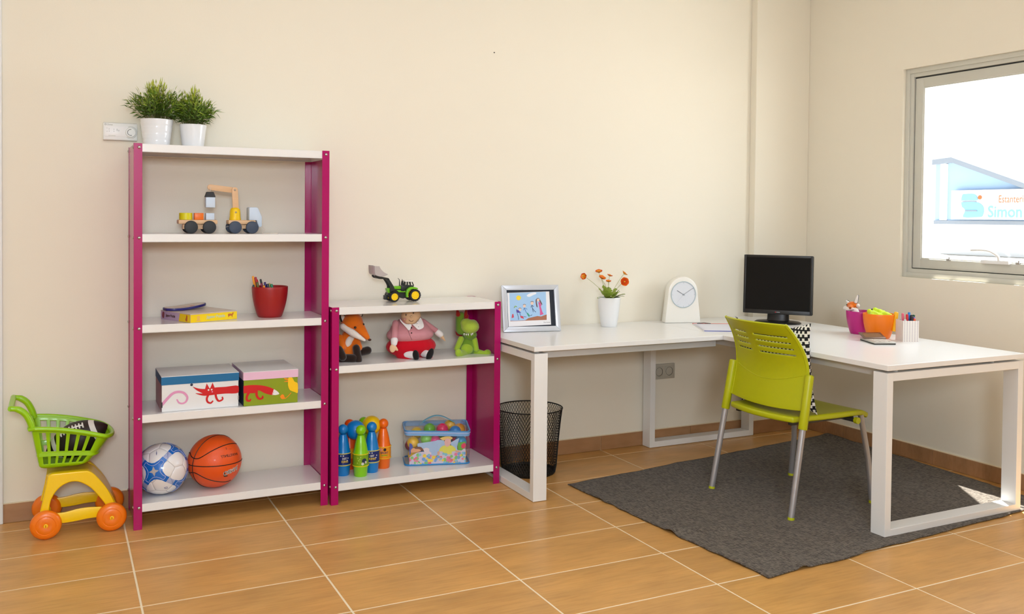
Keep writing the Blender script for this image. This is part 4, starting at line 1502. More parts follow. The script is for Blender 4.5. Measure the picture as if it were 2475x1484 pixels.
bar_ = [(-0.2753, 0.1021), (-0.2350, 0.1009), (-0.1867, 0.1086), (-0.1482, 0.1105), (-0.0912, 0.1058), (-0.0912, 0.0640), (-0.1483, 0.0633), (-0.1868, 0.0593), (-0.2351, 0.0570), (-0.2753, 0.0598)]
for y0 in (-.298, -.066):
    obj('side_bar', B().prism(s2(bar_[:5], 4)+s2(bar_[5:], 4), yz, y0, y0+.010, bev=.002), CY, ct)
WR = .0605
wheels = ((-.305, -.322), (-.053, -.322), (-.303, -.034), (-.050, -.034))
CAPM = mat('deep_orange_hub', (216, 96, 0), .4)
for wx, wy in wheels:
    s = -1 if wy < -.2 else 1
    mt = M.Translation((wx, wy-s*.020, WR)) @ M.Rotation(-s*pi/2, 4, 'X') if False else M.Translation((wx, wy+(.020 if s < 0 else -.020), WR)) @ M.Rotation(pi/2 if s < 0 else -pi/2, 4, 'X')
    pr = [(0, -.020), (.040, -.020), (.052, -.017), (.0585, -.008), (WR, 0), (.0595, .008), (.055, .0155), (.046, .0195), (.0385, .0205), (.0370, .0190), (.0355, .0192), (.033, .0205), (.012, .0210), (.0085, .0195), (0, .0195)]
    w = obj('wheel', B().lathe(pr, seg=40, mtx=mt), CO, ct)
    hc = obj('hub_cap', B().lathe([(0, .0225), (.004, .0235), (.0078, .0225), (.0085, .0195), (0, .0195)], seg=18, mtx=mt), CY if s < 0 else CO, w)
    obj('hub_slot', B().box((-.0018, -.005, .0232), (.0018, .005, .0242), mtx=mt), CAPM, w)
for wx in (-.305, -.053):
    obj('axle', B().cyl((wx, -.305, WR), (wx, -.052, WR), .007, seg=12), CY, ct)
for wx, p1 in ((-.305, (-.325, .150)), (-.053, (-.070, .130))):
    for y in (-.285, -.075):
        obj('axle_bracket', B().cyl((wx, y-.010, WR), (wx, y+.010, WR), .018, seg=18), CY, ct)

fbm = bpy.data.materials.new('black_football_leather')
fbm.use_nodes = True
nt = fbm.node_tree
pb = nt.nodes['Principled BSDF']
pb.inputs['Roughness'].default_value = .5
tc = nt.nodes.new('ShaderNodeTexCoord')
sx_ = nt.nodes.new('ShaderNodeSeparateXYZ')
nt.links.new(tc.outputs['Object'], sx_.inputs[0])
ab = nt.nodes.new('ShaderNodeMath'); ab.operation = 'ABSOLUTE'
nt.links.new(sx_.outputs['X'], ab.inputs[0])
cr = nt.nodes.new('ShaderNodeValToRGB')
cr.color_ramp.interpolation = 'CONSTANT'
mu = nt.nodes.new('ShaderNodeMath'); mu.operation = 'MULTIPLY'; mu.inputs[1].default_value = 5.0
nt.links.new(ab.outputs[0], mu.inputs[0])
nt.links.new(mu.outputs[0], cr.inputs[0])
e = cr.color_ramp.elements
e[0].position = 0; e[0].color = lin((34, 20, 18))
e[1].position = .36; e[1].color = lin((226, 220, 214))
q = e.new(.46); q.color = lin((34, 20, 18))
nt.links.new(cr.outputs[0], pb.inputs['Base Color'])
b = B()
prof = []
for k in range(25):
    x = -1+2*k/24
    prof.append((max(0.0, .074*(1-abs(x)**1.9)**.82) if abs(x) < 1 else 0.0, x*.135))
b.lathe(prof, seg=32, mtx=M.Rotation(pi/2, 4, 'Y'))
fo = thing('football', 'black American football with white stripes and laces lying in the toy cart basket', 'ball', (-.185, -.185, .382))
fo.rotation_euler = (math.radians(38), math.radians(-24), math.radians(-8))
obj('cover', b, fbm, fo, local=True)
WL = mat('white_lace', (236, 232, 226), .6)
lb = B()
for k in range(9):
    x = -.052+.013*k
    r = .074*(1-abs(x/.135)**1.9)**.82
    if k < 8:
        x2 = x+.013
        r2 = .074*(1-abs(x2/.135)**1.9)**.82
        lb.tube([(x, 0, r+.001), (x2, 0, r2+.001)], .0035, 6)
    lb.box((x-.0028, -.014, r-.003), (x+.0028, .014, r+.0028), bev=.001)
obj('laces', lb, WL, fo, local=True)

# ------------------------------------------------------------------ toy tractor on the low shelf
TG = mat('tractor_green_plastic', (110, 186, 12), .35, coat=.15)
TY = mat('tractor_yellow_hub', (252, 208, 0), .4)
TB = mat('tractor_black_plastic', (34, 38, 36), .45)
TT_ = mat('tractor_tyre_rubber', (30, 28, 26), .7)
TGR = mat('grey_bucket_plastic', (186, 176, 172), .4)
TWH = mat('tractor_white_roof', (240, 236, 228), .4)
YT0, YT1 = -.205, -.130
tk = thing('toy_tractor', 'green toy tractor with yellow hubs and raised grey front loader on the low shelf', 'toy', (1.30, -.17, L1))
def tyre(x, r, hub, y0, y1):
    s = -1 if y0 < -.17 else 1
    mt = M.Translation((x, (y0+y1)/2, L1+r+.0012)) @ M.Rotation(pi/2 if s < 0 else -pi/2, 4, 'X')
    w = abs(y1-y0)/2
    b = B().lathe([(hub*.98, -w), (r*.88, -w), (r*.96, -w*.6), (r*.96, w*.6), (r*.88, w), (hub*.98, w)], seg=28, mtx=mt)
    for k in range(18):
        a = 2*pi*k/18
        b.box((r*.93, -.0022, -w*.85), (r, .0022, w*.85), mtx=mt @ M.Rotation(a, 4, 'Z'))
    o = obj('wheel', b, TT_, tk)
    hb_ = B().lathe([(0, w*.82), (hub*.86, w*.82), (hub*.92, w*1.0), (hub, w*.95), (hub, -w*.9), (0, -w*.9)], seg=28, mtx=mt)
    h = obj('hub', hb_, TY, o)
    b2 = B()
    for k in range(7):
        a = 2*pi*k/7
        b2.cyl((hub*.66*math.cos(a), hub*.66*math.sin(a), w*.80), (hub*.66*math.cos(a), hub*.66*math.sin(a), w*.86), hub*.07, seg=8)
    obj('hub_holes', b2.xf(mt), mat('hub_hole', (206, 130, 0), .5), o, kind='stuff')
fxw, rxw = [(1.2475, 0.9570)][0][0], [(1.3564, 0.9614)][0][0]
for y0, y1 in ((YT0-.006, YT0+.014), (YT1-.014, YT1+.006)):
    tyre(fxw, .0262, .0180, y0, y1)
    tyre(rxw, .0312, .0208, y0, y1)
def pz(poly, y0, y1, m, nm, par=None, bev=.0012, dz=0):
    return obj(nm, B().prism([(x, z+dz) for x, z in poly], yz, y0, y1, bev=bev), m, par or tk)
ym = (YT0+YT1)/2
pz([(1.2497, 1.0084), (1.2886, 1.0090), (1.2895, 0.9935), (1.2531, 0.9952)], ym-.017, ym+.017, TG, 'bonnet')
pz([(1.2161, 0.9970), (1.2289, 1.0005), (1.2323, 0.9766), (1.2226, 0.9753)], ym-.018, ym+.018, TG, 'nose')
pz([(1.2273, 0.9998), (1.2547, 0.9952), (1.2871, 0.9928), (1.3067, 0.9822), (1.3183, 0.9509), (1.3021, 0.9452), (1.2711, 0.9539), (1.2324, 0.9535), (1.2195, 0.9647)], ym-.015, ym+.015, TB, 'chassis', bev=0)
pz([(1.2625, 0.9904), (1.2836, 0.9882), (1.2885, 0.9835), (1.3096, 0.9821), (1.3096, 0.9783), (1.2739, 0.9785)], YT0+.008, YT0+.020, TG, 'footplate')
fend = s2([(1.3106, 0.9535), (1.3105, 0.9782), (1.3177, 0.9950), (1.3339, 1.0039), (1.3520, 1.0042), (1.3701, 0.9983), (1.3701, 0.9929)], 4)+s2([(1.3652, 0.9922), (1.3504, 0.9942), (1.3340, 0.9915), (1.3227, 0.9810), (1.3187, 0.9672), (1.3196, 0.9532)], 4)
pz(fend, YT0-.004, YT0+.016, TG, 'fender')
pz(fend, YT1-.016, YT1+.004, TG, 'fender')
pz([(1.2894, 1.0090), (1.3081, 1.0131), (1.3556, 1.0104), (1.3573, 1.0041), (1.3311, 1.0002), (1.3148, 0.9835), (1.2904, 0.9850)], ym-.020, ym+.020, TB, 'cab_base')
pz([(1.3038, 1.0357), (1.3488, 1.0370), (1.3522, 1.0307), (1.3456, 1.0290), (1.3063, 1.0302)], ym-.026, ym+.026, TWH, 'cab_roof', bev=.002)
for poly in ([(1.3063, 1.0310), (1.3120, 1.0308), (1.3097, 1.0115), (1.3032, 1.0102)], [(1.3197, 1.0307), (1.3243, 1.0306), (1.3228, 1.0128), (1.3154, 1.0122)], [(1.3333, 1.0303), (1.3382, 1.0302), (1.3400, 1.0123), (1.3342, 1.0125)], [(1.3431, 1.0301), (1.3472, 1.0300), (1.3564, 1.0104), (1.3515, 1.0097)]):
    pz(poly, YT0+.012, YT0+.016, TB, 'cab_pillar', bev=0)
    pz(poly, YT1-.016, YT1-.012, TB, 'cab_pillar', bev=0)
for pth in ([(1.2859, 1.0061), (1.2861, 1.0278), (1.2848, 1.0402), (1.2775, 1.0478)], [(1.3022, 1.0072), (1.3037, 1.0242), (1.3020, 1.0367), (1.2987, 1.0422)]):
    obj('exhaust', B().tube([(x, ym-.004, z) for x, z in pth], [.0030, .0026, .0016, .0013], 8), TB, tk)
arm = s2([(1.2274, 0.9844), (1.2288, 1.0105), (1.2110, 1.0401), (1.1997, 1.0464), (1.1774, 1.0469), (1.1568, 1.0519)], 4)+s2([(1.1488, 1.0605), (1.1535, 1.0657), (1.1646, 1.0594), (1.1805, 1.0591), (1.2029, 1.0548), (1.2205, 1.0503), (1.2254, 1.0428), (1.2481, 1.0069), (1.2499, 0.9899), (1.2354, 0.9826)], 4)
for y0 in (YT0+.010, YT1-.016):
    pz(arm, y0, y0+.006, TB, 'loader_arm', bev=0)
obj('loader_bar', B().cyl(V((*[(1.2189, 1.0460)][0], 0)).xzy+V((0, YT0+.010, 0)), V((*[(1.2189, 1.0460)][0], 0)).xzy+V((0, YT1-.010, 0)), .003, seg=8), TB, tk)
obj('loader_bar', B().cyl(V((*[(1.1583, 1.0595)][0], 0)).xzy+V((0, YT0+.004, 0)), V((*[(1.1583, 1.0595)][0], 0)).xzy+V((0, YT1-.004, 0)), .003, seg=8), TB, tk)
bk_ = [(1.1643, 1.1120), (1.1691, 1.1005), (1.1835, 1.0850), (1.2092, 1.0715), (1.1885, 1.0620), (1.1694, 1.0608), (1.1488, 1.0689), (1.1431, 1.0811)]
bp_ = B()
sh = s2([(1.1409, 1.1139), (1.1424, 1.0812), (1.1488, 1.0689), (1.1694, 1.0616), (1.1885, 1.0623), (1.2092, 1.0715)], 3)
n = len(sh)
bp_.grid(lambda u, v: V((sh[min(n-1, int(round(u*(n-1))))][0], YT0-.012+v*(YT1-YT0+.024), sh[min(n-1, int(round(u*(n-1))))][1])), n-1, 1)
obj('bucket', bp_, TGR, tk, solid=.0016)
side_ = s2([(1.2092, 1.0715), (1.1915, 1.0803), (1.1771, 1.0927), (1.1691, 1.1036), (1.1651, 1.1120)], 3)+[(1.1409, 1.1139)]+s2([(1.1424, 1.0812), (1.1488, 1.0689), (1.1694, 1.0616), (1.1885, 1.0623)], 3)
for y0 in (YT0-.0125, YT1+.0115):
    pz(side_, y0, y0+.0012, TGR, 'bucket_side', bev=0)
obj('front_weight', B().box(([(1.2130, 0.9695)][0][0]-.008, ym-.012, L1+.012), ([(1.2130, 0.9695)][0][0]+.010, ym+.012, L1+.034), bev=.002), TB, tk)
obj('tow_hook', B().tube([(rxw+.018, ym, L1+.022), (rxw+.034, ym, L1+.020), (rxw+.038, ym, L1+.014)], .002, 6), TB, tk)

# ------------------------------------------------------------------ plush toys on the middle board of the low shelf
def plush(nm, rgb, sheen=.35, bump=.35):
    return mat(nm, rgb, .85, var=.06, vscale=40, bump=bump, bscale=260, sheen=sheen, spec=.2)
FO, FW, FB = plush('orange_plush', (226, 112, 14)), plush('white_plush', (232, 224, 216)), plush('dark_brown_plush', (40, 24, 16))
EYE = mat('black_glass_eye', (20, 12, 10), .08, coat=.6)
NOSE = mat('brown_nose_fabric', (70, 38, 22), .6)
def at(q, y):
    return V((q[0], y, q[1]))
fx = thing('plush_fox', 'orange plush fox sitting at the left end of the low shelf', 'plush toy', (.985, -.22, L2))
def blob(nm, m, par, parts, vox=.0045):
    b = B()
    for p in parts:
        if p[0] == 'e':
            b.ball(p[1], p[2], 20, rot=p[3] if len(p) > 3 else None)
        else:
            b.capsule(p[1], p[2], p[3], p[4])
    return obj(nm, b, m, par, remesh=vox)
Yf = -.225
hd = blob('head', FO, fx, [('e', at((1.0241,0.8435), Yf), (.054, .052, .044), M.Rotation(-.15, 3, 'Y')), ('c', at((1.0491,0.8242), Yf-.012), at((1.0892,0.7696), Yf-.045), .034, .013)])
blob('cheek', FW, hd, [('c', at((0.9748,0.8255), Yf-.020), at((1.0203,0.7912), Yf-.040), .016, .018), ('c', at((1.0203,0.7912), Yf-.040), at((1.0725,0.7582), Yf-.050), .018, .0075)])
obj('nose', B().ball(at((1.0976,0.7590), Yf-.053), (.0085, .008, .006), 14), NOSE, hd)
obj('eye', B().ball(at((1.0263,0.8212), Yf-.049), .0062, 14), EYE, hd)
obj('eye', B().ball(at((1.0720,0.8334), Yf-.034), .0052, 14), EYE, hd)
def ear(par, m1, m2, base, tip, w, dep):
    base, tip = V(base), V(tip)
    b = B()
    rings = []
    d = (tip-base)
    for q, k in ((0, 1), (.35, .92), (.7, .55), (.93, .18), (1, .03)):
        c = base+d*q
        rings.append([c+V((w*k*math.cos(a), 0, 0))+V((0, dep*k*math.sin(a), 0)) for a in [2*pi*j/14 for j in range(14)]])
    e_ = obj('ear', B().loft(rings), m1, par)
    rr = [[p+V((0, -dep*.45, 0)) for p in [c+V((w*.72*k*math.cos(a), 0, 0))+V((0, dep*.75*k*math.sin(a), 0)) for a in [2*pi*j/14 for j in range(14)]]] for c, k in ((base+d*.08, .95), (base+d*.38, .85), (base+d*.7, .5), (base+d*.92, .08))]
    obj('ear_lining', B().loft(rr), m2, e_)
ear(hd, FB, FW, at((0.9890,0.8470), Yf-.004), at((0.9703,0.8920), Yf+.004), .022, .010)
ear(hd, FB, FW, at((1.0614,0.8683), Yf+.004), at((1.0716,0.8983), Yf+.010), .018, .009)
blob('body', FO, fx, [('c', at((1.0020,0.6722), -.195), at((1.0138,0.7729), -.200), .046, .032), ('c', at((0.9684,0.7691), -.205), at((0.9769,0.7222), -.235), .016, .015), ('c', at((1.0472,0.7652), -.205), at((1.0579,0.7178), -.232), .018, .018)])
blob('bib', FW, fx, [('e', at((1.0081,0.7473), -.226), (.018, .014, .034), M.Rotation(.35, 3, 'Y')), ('e', at((1.0225,0.7648), -.226), (.014, .012, .016))])
blob('leg', FB, fx, [('c', at((0.9726,0.6683), -.235), at((1.0219,0.6693), -.262), .024, .022)])
blob('leg', FB, fx, [('c', at((1.0701,0.6878), -.200), at((1.1164,0.6934), -.185), .019, .021)])
blob('paw', FB, fx, [('c', at((1.0422,0.7165), -.240), at((1.0446,0.6619), -.268), .019, .019)])
blob('paw', FB, fx, [('c', at((0.9561,0.7153), -.240), at((0.9685,0.6805), -.262), .019, .020)])

# plump rag doll
DP, DR, DS, DK2 = plush('pink_gingham_cloth', (206, 142, 150), .1, .15), plush('crimson_cloth', (196, 2, 30), .15, .15), plush('peach_skin_cloth', (228, 190, 150), .1, .1), plush('black_felt', (22, 20, 20), .2, .2)
DW = plush('white_dotted_cloth', (236, 232, 232), .1, .1)
do = thing('rag_doll', 'plump rag doll in pink blouse and crimson trousers sitting between two plush toys', 'doll', (1.33, -.21, L2))
Yd = -.205
blob('trousers', DR, do, [('e', at((1.3376,0.7066), Yd), (.132, .088, .058)), ('c', at((1.2705,0.6735), -.235), at((1.3054,0.6590), -.275), .026, .018), ('c', at((1.3846,0.6669), -.235), at((1.4114,0.6569), -.275), .024, .016)], .006)
blob('blouse', DP, do, [('e', at((1.3327,0.7655), Yd), (.124, .082, .050)), ('e', at((1.3325,0.7906), Yd), (.106, .072, .052)), ('e', at((1.3346,0.8135), Yd), (.080, .060, .045)), ('e', at((1.3388,0.8343), Yd), (.058, .050, .036))], .006)
blob('sleeve', DP, do, [('c', at((1.2442,0.8286), -.235), at((1.2241,0.7528), -.272), .017, .016)])
blob('sleeve', DP, do, [('c', at((1.3954,0.8293), -.220), at((1.4722,0.7753), -.220), .015, .014)])
blob('cuff', DW, do, [('c', at((1.2242,0.7487), -.275), at((1.2221,0.7344), -.278), .019, .016)])
blob('cuff', DW, do, [('c', at((1.4745,0.7710), -.222), at((1.4882,0.7597), -.224), .018, .017)])
blob('hand', DS, do, [('e', at((1.2124,0.7117), -.284), (.016, .009, .022)), ('c', at((1.2252,0.7172), -.284), at((1.2360,0.7022), -.286), .008, .006)], .0035)
blob('hand', DS, do, [('c', at((1.4905,0.7554), -.224), at((1.5158,0.7244), -.226), .013, .003)], .0035)
dh = blob('head', DS, do, [('e', at((1.3251,0.8624), -.235), (.050, .045, .045)), ('e', at((1.3209,0.8377), -.245), (.036, .030, .022))])
obj('nose', B().ball(at((1.3089,0.8640), -.282), (.0065, .007, .006), 12), DS, dh)
for q in ((1.2847,0.8730), (1.3226,0.8797)):
    obj('eye', B().ball(at(q, -.2745), (.0028, .003, .0055), 10), EYE, dh)
obj('cheek', B().ball(at((1.2802,0.8508), -.2715), (.007, .0025, .0065), 12), plush('rosy_cloth', (206, 150, 140), 0, .05), dh)
obj('mouth', B().tube(smooth_path([at(q, -.2775) for q in [(1.2981, 0.8470), (1.3087, 0.8396), (1.3161, 0.8392), (1.3225, 0.8440)]], 4), .0011, 6), NOSE, dh)
def collar(pts):
    b = B()
    b.prism(s2(pts, 4), lambda u, v, d: V((u, d+(v-.80)*.35, v)), -.292, -.287, bev=.001)
    return b
obj('collar', collar([(1.2540, 0.8557), (1.2678, 0.8371), (1.2847, 0.8274), (1.3101, 0.8253), (1.3060, 0.8114), (1.2955, 0.7969), (1.2849, 0.8064), (1.2679, 0.8271), (1.2552, 0.8437), (1.2540, 0.8557)]), DW, do)
obj('collar', collar([(1.3144, 0.8251), (1.3356, 0.8302), (1.3525, 0.8456), (1.3632, 0.8552), (1.3741, 0.8265), (1.3721, 0.8084), (1.3529, 0.7992), (1.3401, 0.7998), (1.3272, 0.8125), (1.3144, 0.8251)]), DW, do)
for q in [(1.3096, 0.8086), (1.3098, 0.7831)]:
    obj('button', B().ball(at(q, -.2865 if q[1] > .775 else -.2895), (.0035, .002, .0035), 10), DK2, do)
obj('blouse_seam', B().tube([at(q, y) for q, y in zip([(1.2966, 0.7942), (1.2999, 0.7760), (1.3053, 0.7617), (1.3128, 0.7482)], (-.272, -.284, -.287, -.286))], .0008, 5), NOSE, do)
for q in [(1.3496, 0.8392), (1.3391, 0.8276), (1.3456, 0.8122)]:
    obj('collar_dot', B().ball(at(q, -.2925+(q[1]-.80)*.35), (.0016, .001, .0016), 8), DK2, do)
for (x0, z0), (x1, z1) in (((1.2930,0.6695), (1.3161,0.6669)), ((1.3827,0.6642), (1.3925,0.6706))):
    s_ = blob('sock', DW, do, [('c', V((x0, -.268, max(z0, L2+.021))), V((x1, -.300, max(z1, L2+.021))), .019, .019)], .004)
obj('shoe', B().ball(at((1.3216,0.6755), -.318), (.0165, .012, .0275), 18, rot=M.Rotation(-.20, 3, 'Y')), DK2, do)
obj('shoe', B().ball(at((1.3957,0.6753), -.318), (.0165, .012, .0330), 18, rot=M.Rotation(.42, 3, 'Y')), DK2, do)

# plush dragon
G1, G2, G3 = plush('light_green_plush', (160, 190, 52)), plush('mid_green_plush', (110, 148, 40)), plush('yellow_green_plush', (176, 202, 70))
RD = plush('dark_red_plush', (150, 26, 20))
dg_ = thing('plush_dragon', 'green plush dragon sitting at the right end of the low shelf', 'plush toy', (1.63, -.21, L2))
Yg = -.215
blob('body', G2, dg_, [('e', at((1.6406,0.6872), Yg), (.052, .048, .052)), ('c', at((1.6497,0.7212), Yg), at((1.6517,0.7512), Yg), .036, .034)])
blob('belly', G1, dg_, [('e', at((1.6274,0.6805), -.246), (.036, .024, .030))])
ghd = blob('head', G2, dg_, [('c', at((1.6113,0.7793), Yg+.005), at((1.6084,0.8439), Yg+.010), .031, .026), ('e', at((1.6495,0.7519), Yg-.022), (.036, .034, .028))])
gsn = blob('snout', G3, ghd, [('e', at((1.6427,0.7953), Yg-.035), (.048, .046, .037)), ('e', at((1.6239,0.8132), Yg-.025), (.030, .030, .026)), ('e', at((1.6589,0.8074), Yg-.032), (.026, .030, .024))])
b = B()
for q in [(1.5944, 0.7629), (1.6060, 0.7604), (1.6175, 0.7599), (1.6344, 0.7591), (1.6417, 0.7626)]:
    b.cyl((q[0], -.283, q[1]+.004), (q[0], -.285, q[1]-.007 if q[0] < 1.655 else q[1]-.009), .0045, .0006, seg=8)
obj('teeth', b, DW, ghd, kind='stuff')
for q0, q1, y_ in (((1.6274,0.8420), (1.6317,0.8762), -.222), ((1.5900,0.8564), (1.5852,0.8779), -.215), ((1.6234,0.8314), (1.6349,0.8502), -.236)):
    obj('spike', B().capsule(at(q0, y_), at(q1, y_), .013, .006), RD, ghd)
obj('wing', B().prism(s2([(1.6001, 0.7864), (1.5875, 0.7733), (1.5844, 0.7598), (1.5941, 0.7456), (1.6238, 0.7392), (1.6238, 0.7451), (1.6067, 0.7528), (1.5960, 0.7631), (1.6002, 0.7747), (1.6088, 0.7606), (1.6001, 0.7864)], 3), lambda u, v, d: V((u, d, v)), -.200, -.194), RD, dg_)
blob('arm', G1, dg_, [('c', at((1.5988,0.7321), -.235), at((1.5716,0.6844), -.245), .016, .015)])
blob('arm', G1, dg_, [('c', at((1.6690,0.7276), -.245), at((1.6741,0.6779), -.258), .016, .015)])
blob('leg', G1, dg_, [('c', at((1.6209,0.6609), -.240), at((1.5709,0.6602), -.285), .020, .018), ('e', at((1.5577,0.6721), -.296), (.018, .014, .022))])
blob('leg', G1, dg_, [('c', at((1.6813,0.6625), -.240), at((1.7076,0.6551), -.270), .018, .015), ('e', at((1.7265,0.6597), -.282), (.022, .015, .018))])

# ------------------------------------------------------------------ skittles on the bottom board of the low shelf
PB, PG, PO, PY = mat('blue_skittle_plastic', (0, 128, 206), .3, coat=.2), mat('lime_skittle_plastic', (136, 210, 0), .3, coat=.2), mat('orange_skittle_plastic', (252, 110, 4), .3, coat=.2), mat('yellow_skittle_plastic', (246, 200, 0), .3, coat=.2)
PRED = mat('red_orange_skittle_plastic', (246, 84, 4), .3, coat=.2)
LBN, LBG, LBO = mat('navy_label', (22, 40, 110), .35, var=.35, vscale=60), mat('olive_label', (126, 168, 20), .35, var=.25, vscale=60), mat('amber_label', (250, 150, 20), .35, var=.2, vscale=50)
TXW, TXY, TXD = mat('white_label_print', (214, 214, 206), .5), mat('yellow_label_print', (232, 196, 30), .5), mat('purple_label_print', (70, 30, 90), .5)
STRAP = mat('yellow_clip_plastic', (250, 212, 20), .35)
PH = .246
def pin(x, y, m, ml, label, words=(), face=(-.258, -4.551), clips=True):
    t = thing('skittle', label, 'skittle', (x, y, L3), 0, 'toy skittles on the low shelf')
    pr = [(0, .001), (.0265, 0), (.0285, .003), (.0325, .052), (.0335, .054), (.0340, .056), (.0340, .108), (.0335, .110), (.0330, .113), (.0300, .124), (.0262, .150), (.0205, .178), (.0160, .192), (.0150, .199)]
    obj('body', B().lathe([(r*1.11, z) for r, z in pr]+[(0, .199)], seg=32), m, t, local=True, angle=50)
    obj('head', B().ball((0, 0, .2215), .0248, 28), m, t, local=True)
    if ml:
        obj('label_band', B().lathe([(.0381, .0575), (.0381, .1065)], seg=32), ml, t, local=True)
    fa = math.atan2(face[1]-y, face[0]-x)
    def cylmap(u, v):
        a = fa+u/.0385
        return V((.0385*math.cos(a), .0385*math.sin(a), v))
    for txt, sz, u0, v0, mm in words:
        obj('lettering', lettering(txt, sz, lambda u, v: cylmap(u0+u, v0+v), bold=.0004), mm, t, local=True, smooth=False)
    if clips:
        for z in (.0530, .1105):
            obj('clip_ring', B().tube([(.0388*math.cos(2*pi*k/28), .0388*math.sin(2*pi*k/28), z) for k in range(28)], .0019, 6, closed=True), STRAP, t, local=True)
    return t
pA = (1.058, -.272)
pBl = (.984, -.222); pBr = (1.128, -.226)
pR1 = (1.045, -.125); pR2 = (1.124, -.105); pR3 = (1.203, -.180)
pin(*pA, PG, LBG, 'lime green skittle standing in front of the other skittles', ())
pin(*pBl, PB, LBN, 'blue skittle half hidden by the left post of the low shelf', (('HIT', .014, .008, .086, TXW), ('KING', .014, .010, .072, TXY)))
pin(*pBr, PB, LBN, 'blue skittle right of the lime green one', (('HIT', .014, .002, .086, TXW), ('KING', .014, .004, .072, TXY)))
pin(*pR3, PO, LBO, 'bright orange skittle at the right end of the set', (('SPORT', .0135, .006, .082, TXD), ('bowling', .0095, .006, .070, LBG)))
pin(*pR1, PRED, LBO, 'red-orange skittle at the back, only its head showing above the blue ball', (), clips=False)
pin(*pR2, PG, LBG, 'lime green skittle at the very back above the yellow ball', (), clips=False)
# print blobs on the label bands
def blot(t, c, m, u, v, r, nm):
    fa = math.atan2(-4.551-c[1], -.258-c[0])
    pts = []
    for k in range(14):
        a = fa+(u+r*math.cos(k*pi/7))/.0388
        pts.append(V((.0389*math.cos(a), .0389*math.sin(a), v+r*math.sin(k*pi/7))))
    obj(nm, B().poly(pts), m, t, local=True, smooth=False)
pins = [o for o in bpy.data.objects if o.name.split('.')[0] == 'skittle' and o.parent is None]
blot(pins[0], pA, mat('dark_ball_print', (30, 52, 76), .4), .018, .079, .0125, 'printed_ball')
blot(pins[0], pA, TXW, .010, .066, .007, 'printed_spot')
blot(pins[0], pA, TXW, .026, .072, .006, 'printed_spot')
for u, v in ((-.014, .094), (-.010, .082), (-.016, .070), (.0, .098), (-.004, .089)):
    blot(pins[0], pA, mat('pale_lime_print', (176, 206, 80), .4), u, v, .0032, 'printed_spot')
blot(pins[3], pR3, mat('black_ball_print', (36, 28, 26), .4), .008, .098, .0075, 'printed_ball')
blot(pins[3], pR3, mat('pink_print_spot', (240, 150, 120), .4), -.012, .098, .0085, 'printed_spot')
for p_, c_ in ((pins[1], pBl), (pins[2], pBr)):
    for u, v in ((.002, .101), (.022, .077), (.026, .088), (-.010, .101)):
        blot(p_, c_, TXW, u, v, .0032, 'printed_pin')
BRr = .0475
single('skittle_ball', B().ball((1.056, -.190, L3+.205), BRr, 36), PB, 'blue ball wedged between the skittles', 'ball', base=(1.056, -.190, L3+.205))
single('skittle_ball', B().ball((1.150, -.152, L3+.212), BRr, 36), PY, 'yellow ball wedged at the back of the skittles', 'ball', base=(1.150, -.152, L3+.212))

# ------------------------------------------------------------------ zipped clear bag of balls
BGx, BGy, BGr = 1.492, -.168, math.radians(-16.5)
bag = thing('ball_bag', 'clear vinyl bag with pale blue zip edge and printed front on the low shelf', 'bag', (BGx, BGy, L3), BGr)
VIN = clear_mat('clear_vinyl', (252, 252, 252), clear=.97, rough=.06)
ZIP = mat('pale_blue_zip_tape', (124, 172, 222), .4, var=.06, vscale=60)
ZIPL = mat('lilac_zip_line', (176, 190, 228), .35)  # line colour, paler and more lilac than the tape
PIPE = mat('bright_blue_piping', (40, 140, 206), .4)
BW, BD = .163, .088
def fcorner(z):
    return z
def ht(x, y):
    return .160+.020*(y+BD)/(2*BD)
b = B()
out = []
rr = .022
for cx, cy, a0 in ((BW-rr, -BD+rr, -90), (BW-rr, BD-rr, 0), (-BW+rr, BD-rr, 90), (-BW+rr, -BD+rr, 180)):
    out += [(x, y) for x, y in arc(cx, cy, rr, a0, a0+90, 5)]
def ringz(k, s=1.0, dz=0.0):
    return [V((x*s, y*s, (.004+ (ht(x, y)-.004)*k+dz))) for x, y in out]
bulge = lambda k: 1+.03*math.sin(pi*k)
obj('vinyl_wall', B().loft([ringz(k, bulge(k)) for k in (0, .15, .35, .55, .75, .9, 1)], cap0=True, cap1=False), VIN, bag, local=True)
lidr = []
for s, dz in ((1.0, 0), (.9, .012), (.75, .019), (.5, .024), (.25, .026)):
    lidr.append([V((x*s, y*s, ht(x*s, y*s)+dz)) for x, y in out])
obj('vinyl_lid', B().loft(lidr, cap0=False, cap1=True), VIN, bag, local=True)
top = [V((x*1.012, y*1.015, ht(x, y)-.004+(.012 if (x < -.13 and y < .0) else 0))) for x, y in out]
z_ = obj('zip_band', B().tube(top, .01, closed=True, flat=(.004, .026, (0, 0, 1))), ZIP, bag, local=True)
obj('zip_line', B().tube([p+V((p.x*.020, p.y*.03, .001)) for p in top], .0022, 6, closed=True), ZIPL, z_, local=True)
obj('zip_line', B().tube([p+V((p.x*.020, p.y*.03, .0115)) for p in top], .0018, 6, closed=True), PIPE, z_, local=True)
obj('base_piping', B().tube([V((x*1.005, y*1.005, .0045)) for x, y in out], .0040, 8, closed=True), PIPE, bag, local=True)
hp = smooth_path([(-.085, .03, .182), (-.055, .03, .206), (-.01, .03, .226), (.03, .03, .224), (.07, .03, .206), (.10, .03, .190)], 6)
obj('carry_handle', B().tube(hp, .01, flat=(.022, .0025, (0, 0, 1))), mat('teal_blue_webbing', (96, 176, 208), .45), bag, local=True)
